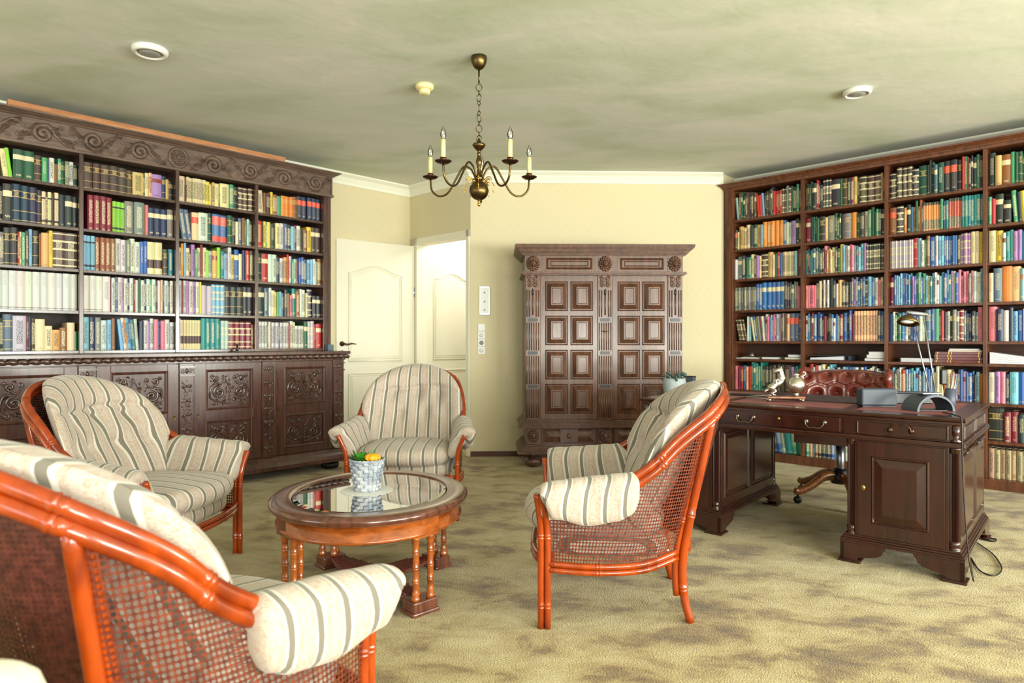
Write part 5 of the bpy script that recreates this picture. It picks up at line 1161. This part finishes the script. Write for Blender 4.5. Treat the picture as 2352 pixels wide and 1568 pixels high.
def back_cushion():
    g = MB(); nu, nv = 44, 40
    tuf = [(-.15, .745), (.02, .745), (.17, .74), (-.09, .605), (.08, .605), (.225, .62), (-.235, .62)]
    def halfw(z):
        if z > .62: t = (z - .62) / (.935 - .62); return .335 * math.sqrt(max(0, 1 - t ** 2.6)) + .004
        t = (.62 - z) / .22; return .335 - .065 * t
    def f(u, v, side):
        a = 2 * u - 1; z = .40 + (.935 - .40) * (1 - (1 - v) ** 1.35) ; x = a * halfw(z)
        edge = (1 - abs(a) ** 3.2) ** .5 * min(1, ((1 - v) / .10)) ** .5 * min(1, .35 + v / .12) ** .5
        th = .080 * edge
        if side > 0:
            for (tx, tz) in tuf:
                d = math.hypot(x - tx, (z - tz) * .8); th -= .036 * math.exp(-(d / .034) ** 2) * edge
                if z < tz: th -= .018 * math.exp(-((x - tx) / .015) ** 2) * math.exp(-((tz - z) / .14) ** 2) * edge
            th -= .022 * math.exp(-((z - .775 - .01 * math.sin(x * 14)) / .011) ** 2) * edge
            th += .016 * math.exp(-((z - .85) / .05) ** 2) * edge
            y = padsurf(x, z) - th
        else: y = padsurf(x, z) + .040 * edge
        return (Vector((x, y, z)), (x + .5 + (.035 * (v - .5) * a), z))
    g.grid(nu, nv, lambda u, v: f(u, v, 1)); g.grid(nu, 16, lambda u, v: f(1 - u, v, -1))
    return g
def arm_pad(s):
    # rolled arm cushion: cross-sections along y
    g = MB(); tv = [0, .006, .018, .035, .06, .09] + [.09 + .83 * i / 20 for i in range(1, 20)] + [.92, .945, .965, .982, .994, 1]; st = len(tv) - 1; ys = [-.306 + .373 * t_ for t_ in tv]
    rows = []
    def lerpt(t, tab):
        for (a, b), (c, d) in zip(tab, tab[1:]):
            if t <= c: f_ = (t - a) / (c - a); f_ = f_ * f_ * (3 - 2 * f_); return b + (d - b) * f_
        return tab[-1][1]
    for i, y in enumerate(ys):
        t = tv[i]
        e0 = (1 - (1 - t / .06) ** 2) ** .5 if t < .06 else 1; e1 = max(0, 1 - ((t - .90) / .10) ** 2) ** .5 if t > .90 else 1
        k = max(.04, .45 + .55 * e0 if t > 0 else .04) * (max(.04, .25 + .75 * e1) if t < 1 else .04)
        hang = lerpt(t, [(0, .065), (.15, .145), (.5, .185), (.78, .178), (.92, .16), (1, .14)])
        flare = .028 * max(0, 1 - t / .45); top = .560 + .038 * t
        cx_ = .372 + flare - .03 * t; zb = top + .008 - hang
        prof = [(cx_ + .012, zb), (cx_ + .045, zb + .012), (cx_ + .058, zb + .035 + .12 * hang), (cx_ + .060, top - .040), (cx_ + .058, top - .012), (cx_ + .028, top + .008), (cx_ - .010, top + .010), (cx_ - .040, top - .006), (cx_ - .058, top - .035),
                (cx_ - .072 - flare * .6, .49), (cx_ - .088 - flare, .43), (cx_ - .088 - flare, .38), (cx_ - .050 - flare * .8, .375), (cx_ - .030 - flare * .5, .42), (cx_ - .014, .46 if hang > .10 else .50), (cx_ - .004, zb + .016)]
        mcx = cx_ + .005; mcz = (zb + top) / 2 + .01
        rows.append([Vector((s * (mcx + (x - mcx) * k), y + (.0), mcz + (z - mcz) * k)) for (x, z) in prof])
        rows[-1] = [Vector((q.x, q.y + .075 * min(1, max(0, (cx_ - .02 - abs(q.x)) / .05)) * max(0, (t - .55) / .45), q.z)) for q in rows[-1]]
    n_ = len(rows[0]); sm = []
    for r_ in rows:   # smooth each section by one round of corner cutting
        q = []
        for i in range(n_): a, b = r_[i], r_[(i + 1) % n_]; q += [a.lerp(b, .25), a.lerp(b, .75)]
        sm.append(q)
    rows = sm; n_ = len(rows[0]); vs = []; uvs = []
    for i, r_ in enumerate(rows):
        for k, p in enumerate(r_):
            w_ = .004 * math.sin(p.y * 85 + k * .4) * (1 if p.z > .45 else .4); vs.append((p.x + w_ * s * .5, p.y, p.z + w_ * .3)); uvs.append((ys[i] + .585 + .01 * math.sin(k * .5), k * .02))
    fs = [(i * n_ + k, i * n_ + (k + 1) % n_, (i + 1) * n_ + (k + 1) % n_, (i + 1) * n_ + k) for i in range(len(rows) - 1) for k in range(n_)]
    fs += [tuple(range(n_))[::-1], tuple(range((len(rows) - 1) * n_, len(rows) * n_))]
    if s > 0: fs = [f_[::-1] for f_ in fs]
    g.add(vs, fs, 0, True, uvs); return g
def seat_pad(x0, x1, y0, y1, z0, z1, r, crown=.03, nx=26, ny=26, front_round=.0, front_w=0):
    g = MB(); N_ = 48; prof_n = 10
    # rounded-rectangle rings from bottom centre over the edge to top centre
    def ring(ins, z): 
        pts = []
        for k in range(N_):
            a = 2 * PI * k / N_; c_, s_ = math.cos(a), math.sin(a); ex = 5.0
            rr = 1 / ((abs(c_) ** ex + abs(s_) ** ex) ** (1 / ex))
            hx, hy = (x1 - x0) / 2 - ins, (y1 - y0) / 2 - ins; x = (x0 + x1) / 2 + rr * c_ * hx; y = (y0 + y1) / 2 + rr * s_ * hy
            tt = max(0, (y0 + y1) / 2 - y) / ((y1 - y0) / 2); x *= 1 + front_w * tt
            y -= front_round * tt * (1 - (x / ((x1 - x0) / 2)) ** 2) if tt > 0 else 0
            pts.append((x, y, z))
        return pts
    rings = []
    for j in range(prof_n + 1):
        a = -PI / 2 + PI * j / prof_n; rings.append(ring(r * (1 - math.cos(a)), (z0 + z1) / 2 + (z1 - z0) / 2 * math.sin(a)))
    for q in (.25, .5, .75, .999):
        h_ = (min(x1 - x0, y1 - y0) / 2 - r); rings.append(ring(r + h_ * q, z1 + crown * (1 - (1 - q) ** 2)))
    vs = [p for q in rings for p in q]; uvs = [(p[0] + .5 + .037, p[1] + p[2]) for p in vs]
    fs = [(i * N_ + k, i * N_ + (k + 1) % N_, (i + 1) * N_ + (k + 1) % N_, (i + 1) * N_ + k) for i in range(len(rings) - 1) for k in range(N_)]
    fs += [tuple(range(N_))[::-1], tuple(range((len(rings) - 1) * N_, len(rings) * N_))]
    g.add(vs, fs, 0, True, uvs); return g
def cane_panel(P0, P1, nv=12, flip=False):
    # ruled sheet between a lower and an upper path with the same number of points
    g = MB(); nu = len(P0) - 1; L = arc_len([a.lerp(b, .5) for a, b in zip(P0, P1)])
    vs = []; uvs = []
    for j in range(nv + 1):
        for i in range(nu + 1):
            p = P0[i].lerp(P1[i], j / nv); vs.append(p); uvs.append((L[i], p.z))
    w_ = nu + 1
    g.add(vs, [(j * w_ + i, j * w_ + i + 1, (j + 1) * w_ + i + 1, (j + 1) * w_ + i) for j in range(nv) for i in range(nu)], 0, True, uvs); return g
def resample(P, n):
    L = arc_len(P); out = []
    for k in range(n + 1):
        s = L[-1] * k / n; i = 0
        while i < len(L) - 2 and L[i + 1] < s: i += 1
        out.append(Vector(P[i]).lerp(Vector(P[i + 1]), (s - L[i]) / max(1e-6, L[i + 1] - L[i])))
    return out
def make_armchair(label):
    e = thing('rattan_armchair', label, 'armchair', (0, 0, 0), 0, 'striped rattan armchairs round the oval table')
    for dz, dn in ((.004, 0), (-.026, .006)):
        g = MB(); P = [Vector((p.x * (1 + dn), p.y + dn, p.z + dz)) for p in RC]; bamboo(g, P, .0165, (.10, .30, .5, .70, .90)); g.build('top_rail', 'rattan', e)
    for s in (-1, 1):
        g = MB()
        for dy in (-.0125, .0125): bamboo(g, front_path(s, dy), .0130, (.16, .66), 10)
        g.build('leg', 'rattan', e)
        g = MB(); bamboo(g, rear_path(s, 0, .0135), .0165, (.16, .52)); bamboo(g, rear_path(s, -s * .004, -.0145)[5:], .0135, (.42,)); g.build('leg', 'rattan', e)
        side = catmull([(s * .34, -.28, .248), (s * .352, -.10, .244), (s * .325, .08, .250), (s * .232, .225, .272)], 6)
        g = MB()
        for dz in (0, -.0235): bamboo(g, [p + Vector((0, 0, dz)) for p in side], .0120, (.36, .70), 9)
        g.build('side_stretcher', 'rattan', e)
        low = resample([p + Vector((0, 0, .012)) for p in side], 16)
        up_ = [Vector((s * .352, -.285, .535)), Vector((s * .362, -.12, .545)), Vector((s * .352, .03, .556))] + [Vector((s * p.x, p.y, p.z - .03)) for p in RCH[2:22]]
        cane_panel(low, resample(up_, 16)).build('cane_panel', 'cane', e)
    fr = catmull([(-.335, -.29, .262), (-.2, -.335, .258), (0, -.35, .256), (.2, -.335, .258), (.335, -.29, .262)], 5); g = MB()
    for dz in (0, -.0235): bamboo(g, [p + Vector((0, 0, dz)) for p in fr], .012, (.3, .7), 9)
    g.build('front_stretcher', 'rattan', e)
    bk_ = catmull([(.228, .236, .272), (.12, .285, .27), (0, .30, .27), (-.12, .285, .27), (-.228, .236, .272)], 5); g = MB()
    for dz in (0, -.0235): bamboo(g, [p + Vector((0, 0, dz)) for p in bk_], .012, (.3, .7), 9)
    g.build('rear_stretcher', 'rattan', e)
    top = [Vector((p.x, p.y, p.z - .03)) for p in RC if abs(p.x) <= JX + .004]
    cane_panel(resample([p + Vector((0, .0, .012)) for p in bk_], 18), resample(top, 18)).build('cane_panel', 'cane_close', e)
    back_cushion().build('back_cushion', 'fabric', e)
    for s in (-1, 1): arm_pad(s).build('arm_cushion', 'fabric', e)
    seat_pad(-.275, .275, -.335, .19, .335, .440, .045, .022, front_round=.055, front_w=.10).build('seat_cushion', 'fabric', e)
    seat_pad(-.300, .300, -.300, .20, .262, .338, .02, .0, front_round=.035).build('seat_base', 'fabric', e)
    return e
def copy_tree(o, parent=None):
    c_ = o.copy(); COL.objects.link(c_); c_.parent = parent
    for ch in list(o.children): copy_tree(ch, c_)
    return c_
AC = [((-.788, 1.497), 62.2, 'striped rattan armchair showing its cane back, partly outside the picture edge'),
      ((-1.758, 3.12), -8.0, 'striped rattan armchair before the carved cabinet with rail visible beside cushion'),
      ((-.674, 4.339), -90.4, 'striped rattan armchair standing before the open door, facing the table'),
      ((.444, 2.836), 175.0, 'striped rattan armchair seen side-on with its back to the desk')]
proto = make_armchair(AC[0][2])
for i, ((x, y), ph, lab) in enumerate(AC):
    o = proto if i == 0 else copy_tree(proto); place(o, (x, y, 0), R(ph + 90)); o['label'] = lab

# ------------------------------------------------------------------ oval table
TX, TYc = -.63, 2.955
e = thing('oval_table', 'low oval glass-topped table with clustered bamboo-turned legs', 'coffee table', (TX, TYc, 0), 0)
SA, SB = .43, .48
def ellipse_ring(prof, n=72, sa=SA, sb=SB):
    # profile (inset, z) swept round the ellipse, closed loop
    g = MB(); k = len(prof); vs = []
    for i in range(n):
        q = 2 * PI * i / n
        for (d_, z_) in prof: vs.append(((sa - d_) * math.cos(q), (sb - d_) * math.sin(q), z_))
    fs = [(i * k + j, ((i + 1) % n) * k + j, ((i + 1) % n) * k + (j + 1) % k, i * k + (j + 1) % k) for i in range(n) for j in range(k)]
    g.add(vs, fs, 0, True); return g
ellipse_ring([(.012, .392), (.004, .398), (.0, .408), (.002, .418), (.012, .426), (.022, .4285), (.030, .430), (.085, .430), (.092, .426), (.096, .420), (.096, .392)]).build('top_frame', 'table_rim', e)
g = ellipse_ring([(.035, .318), (.028, .324), (.028, .332), (.034, .336), (.034, .392), (.055, .392), (.055, .318)]); g.build('apron', 'table_apron', e)
g = MB(); n_ = 72
vs = [((SA - .098) * math.cos(2 * PI * i / n_), (SB - .098) * math.sin(2 * PI * i / n_), .418) for i in range(n_)] + [((SA - .098) * math.cos(2 * PI * i / n_), (SB - .098) * math.sin(2 * PI * i / n_), .424) for i in range(n_)] + [((SA - .115) * math.cos(2 * PI * i / n_), (SB - .115) * math.sin(2 * PI * i / n_), .427) for i in range(n_)]
g.add(vs, [(i, (i + 1) % n_, n_ + (i + 1) % n_, n_ + i) for i in range(n_)] + [(n_ + i, n_ + (i + 1) % n_, 2 * n_ + (i + 1) % n_, 2 * n_ + i) for i in range(n_)] + [tuple(range(n_))[::-1], tuple(range(2 * n_, 3 * n_))]); g.build('glass_top', 'glass', e)
def turned(z0, z1, r):
    pr = [(r * 1.5, z0), (r * 1.5, z0 + .012), (r * 1.15, z0 + .02), (r * 1.35, z0 + .03), (r, z0 + .04)]
    for t in (.30, .52, .76):
        z_ = z0 + (z1 - z0) * t; pr += [(r, z_ - .010), (r * 1.14, z_ - .006), (r * 1.14, z_ - .001), (r * .92, z_), (r * 1.14, z_ + .001), (r * 1.14, z_ + .006), (r, z_ + .010)]
    pr += [(r, z1 - .03), (r * 1.3, z1 - .022), (r * 1.1, z1 - .014), (r * 1.5, z1 - .008), (r * 1.5, z1)]
    return pr
for (sx_, sy_) in ((1, -1), (1, 1), (-1, 1), (-1, -1)):
    bx, by = sx_ * .258, sy_ * .275
    blk = MB(); an = math.atan2(by, bx); c_ = Matrix.Translation((bx, by, 0)) @ Matrix.Rotation(an, 4, 'Z')
    blk.box(-.045, .045, -.062, .062, .310, .391, m=c_); bo = blk.build('leg_block', 'table_rim' if (sx_, sy_) != (1, -1) else 'table_apron', e, .006)
    for (ox, oy) in ((.018, -.036), (.018, .036), (-.030, 0)):
        p = c_ @ Vector((ox, oy, 0)); MB().lathe(turned(.056, .312, .0125), p.x, p.y, 0, 14).build('leg', 'table_apron', e)
    ft = MB(); ft.box(-.046, .040, -.058, .058, .012, .056, m=c_); ft.box(-.052, .046, -.065, .065, .0, .016, m=c_); ft.build('foot', 'table_rim', e, .005)
sh = MB(); n_ = 12; P = []
corner = [(.275, -.295), (.275, .295), (-.275, .295), (-.275, -.295)]
for i in range(4):
    a, b = Vector(corner[i]), Vector(corner[(i + 1) % 4])
    for k in range(n_): t = k / n_; p = a.lerp(b, t); inw = -(p.normalized()) * .17 * math.sin(PI * t) ; P.append(p + inw)
k_ = len(P); vs = [(p.x, p.y, .036) for p in P] + [(p.x, p.y, .052) for p in P]
sh.add(vs, [(i, (i + 1) % k_, k_ + (i + 1) % k_, k_ + i) for i in range(k_)] + [tuple(range(k_))[::-1], tuple(range(k_, 2 * k_))]); so = sh.build('lower_shelf', 'table_rim', e, .003)
rb = MB()
def inside(x, y):
    c_ = False
    for i in range(k_):
        a, b = P[i], P[(i + 1) % k_]
        if (a.y > y) != (b.y > y) and x < (b.x - a.x) * (y - a.y) / (b.y - a.y) + a.x: c_ = not c_
    return c_
for i in range(-40, 41):
    o_ = i * .014; run = None
    for j in range(-60, 61):
        s_ = j * .01; x, y = (s_ + o_) * .7071, (s_ - o_) * .7071; inn = inside(x * 1.08, y * 1.08)
        if inn and run is None: run = (x, y)
        if run is not None and (not inn or j == 60): rb.tube([(run[0], run[1], .0535), (x, y, .0535)], .0035, 5); run = None
rb.build('cane_ribs', 'leather', so)
# doily, basket with gourd and leaves
BX, BY = -.652, 2.965
g = MB(); n_ = 96; ri = [(.004, .0004), (.095, .0004)]; vs = [(0, 0, .0012)]
for i in range(n_): q = 2 * PI * i / n_; r_ = .112 + .005 * abs(math.sin(q * 12)); vs.append((r_ * math.cos(q), r_ * math.sin(q), .001))
for i in range(n_): q = 2 * PI * i / n_; r_ = .112 + .005 * abs(math.sin(q * 12)); vs.append((r_ * math.cos(q), r_ * math.sin(q), 0))
g.add(vs, [(0, 1 + i, 1 + (i + 1) % n_) for i in range(n_)] + [(1 + i, 1 + n_ + i, 1 + n_ + (i + 1) % n_, 1 + (i + 1) % n_) for i in range(n_)])
o = g.build('lace_doily', 'doily'); place(o, (BX, BY, .4275)); tag(o, 'round white scalloped lace doily under the basket', 'doily')
M['basket'] = mottled('greywashed_wicker', [(.3, (130, 140, 156)), (.5, (176, 182, 190)), (.7, (214, 216, 218))], 22, 3, .7)
e = thing('wicker_basket', 'grey-washed woven basket on doily holding gourd and leaves', 'basket', (BX, BY, .4288), 0)
b = MB(); nk, nr = 20, 8
b.lathe([(.052, 0), (.054, .004), (.074, .135), (.071, .135), (.051, .008), (.002, .006)], sides=24)
for j in range(nr):
    for k in range(nk):
        if (j + k) % 2: continue
        q0 = 2 * PI * (k - .08) / nk; q1 = 2 * PI * (k + 1.08) / nk; z0_ = .003 + j * .0164; pts = []
        for t in range(5):
            q = q0 + (q1 - q0) * t / 4; zz = z0_ + .008; r_ = .0545 + (.020) * zz / .135 + .004 * math.sin(PI * t / 4); pts.append((r_ * math.cos(q), r_ * math.sin(q), zz))
        b.tube(pts, .0075, 6, sx=.35, up=(math.cos((q0 + q1) / 2), math.sin((q0 + q1) / 2), 0))
for k in range(nk):
    if k % 2: continue
b.build('woven_wall', 'basket', e)
rim = MB()
for ph in (0, PI):
    rim.tube([((.0745 + .003 * math.cos(a * .9 + ph)) * math.cos(2 * PI * a / 90), (.0745 + .003 * math.cos(a * .9 + ph)) * math.sin(2 * PI * a / 90), .136 + .004 * math.sin(a * .9 + ph)) for a in range(91)], .0042, 6)
rim.build('braided_rim', 'basket', e)
MB().lathe([(.002, .118), (.066, .118), (.066, .120), (.002, .122)], sides=20).build('soil', 'dull_leaf', e)
e = thing('ornamental_gourd', 'small ribbed orange gourd lying in the wicker basket', 'gourd', (BX + .030, BY - .026, .4288 + .150), 0)
g = MB(); vs = []; nn, mm = 48, 14
for j in range(mm + 1):
    t = PI * j / mm
    for i in range(nn): q = 2 * PI * i / nn; r_ = .034 * math.sin(t) * (1 + .09 * math.cos(8 * q)); vs.append((r_ * math.cos(q), r_ * math.sin(q) * .95, .021 * math.cos(t) * (1 - .25 * math.exp(-(math.sin(t) * 3) ** 2))))
g.add(vs, [(j * nn + i, (j + 1) * nn + i, (j + 1) * nn + (i + 1) % nn, j * nn + (i + 1) % nn) for j in range(mm) for i in range(nn)], 0, True); g.build('gourd_body', 'pumpkin', e)
MB().tube(catmull([(0, 0, .014), (.002, 0, .026), (.008, 0, .034)], 3), [.005, .004, .004, .0035, .003, .003, .003], 6).build('stem', 'green_leaf', e)
e = thing('green_leaf_sprig', 'bright green leafy sprig standing in the wicker basket', 'plant', (BX - .015, BY + .005, .4288 + .12), 0)
rg = random.Random(3)
for k in range(26):
    a = rg.uniform(0, 2 * PI); t_ = rg.uniform(.2, 1.3); q = rg.uniform(0, .034); p0 = Vector((q * math.cos(a) - .008, q * math.sin(a), rg.uniform(0, .015))); d_ = Vector((math.cos(a) * math.cos(t_), math.sin(a) * math.cos(t_), math.sin(t_))); L_ = rg.uniform(.03, .06)
    c_ = p0 + d_ * L_; sd = d_.cross(Vector((0, 0, 1))).normalized() * rg.uniform(.012, .02); upv = sd.cross(d_).normalized() * .006
    lf = MB(); lf.add([p0, p0 + d_ * L_ * .4 + sd, p0 + d_ * L_ * .8 + sd * .8, c_, p0 + d_ * L_ * .8 - sd * .8, p0 + d_ * L_ * .4 - sd, p0 + d_ * L_ * .55 + upv], [(0, 1, 6), (1, 2, 6), (2, 3, 6), (3, 4, 6), (4, 5, 6), (5, 0, 6)], 0, True)
    lf.tube([p0, p0 + d_ * L_ * .3], .0012, 5); lf.build('leaf', 'green_leaf' if k % 3 else 'dull_leaf', e)

# ------------------------------------------------------------------ cream upholstered seat at the lower edge of the picture
e = thing('cream_armchair', 'cream upholstered chair arm just entering the lower picture corner', 'armchair', (-.975, .60, 0), R(90))
def blob(name, x0, x1, y0, y1, z0, z1, r, crown):
    g = seat_pad(x0, x1, y0, y1, z0, z1, r, crown); return g.build(name, 'cream_fabric', e)
blob('arm', .20, .36, -.36, .34, .10, .66, .045, .012); blob('arm', -.36, -.20, -.36, .34, .10, .66, .045, .012)
blob('seat_cushion', -.198, .198, -.34, .20, .28, .45, .05, .02); blob('backrest', -.30, .30, .22, .40, .12, .84, .07, .01); blob('seat_base', -.198, .198, -.32, .20, .10, .275, .02, 0)
for (x, y) in ((-.28, -.28), (.28, -.28), (-.28, .30), (.28, .30)): MB().lathe([(.02, 0), (.026, .05), (.024, .10)], x, y, 0, 12).build('leg', 'armoire_dark', e)
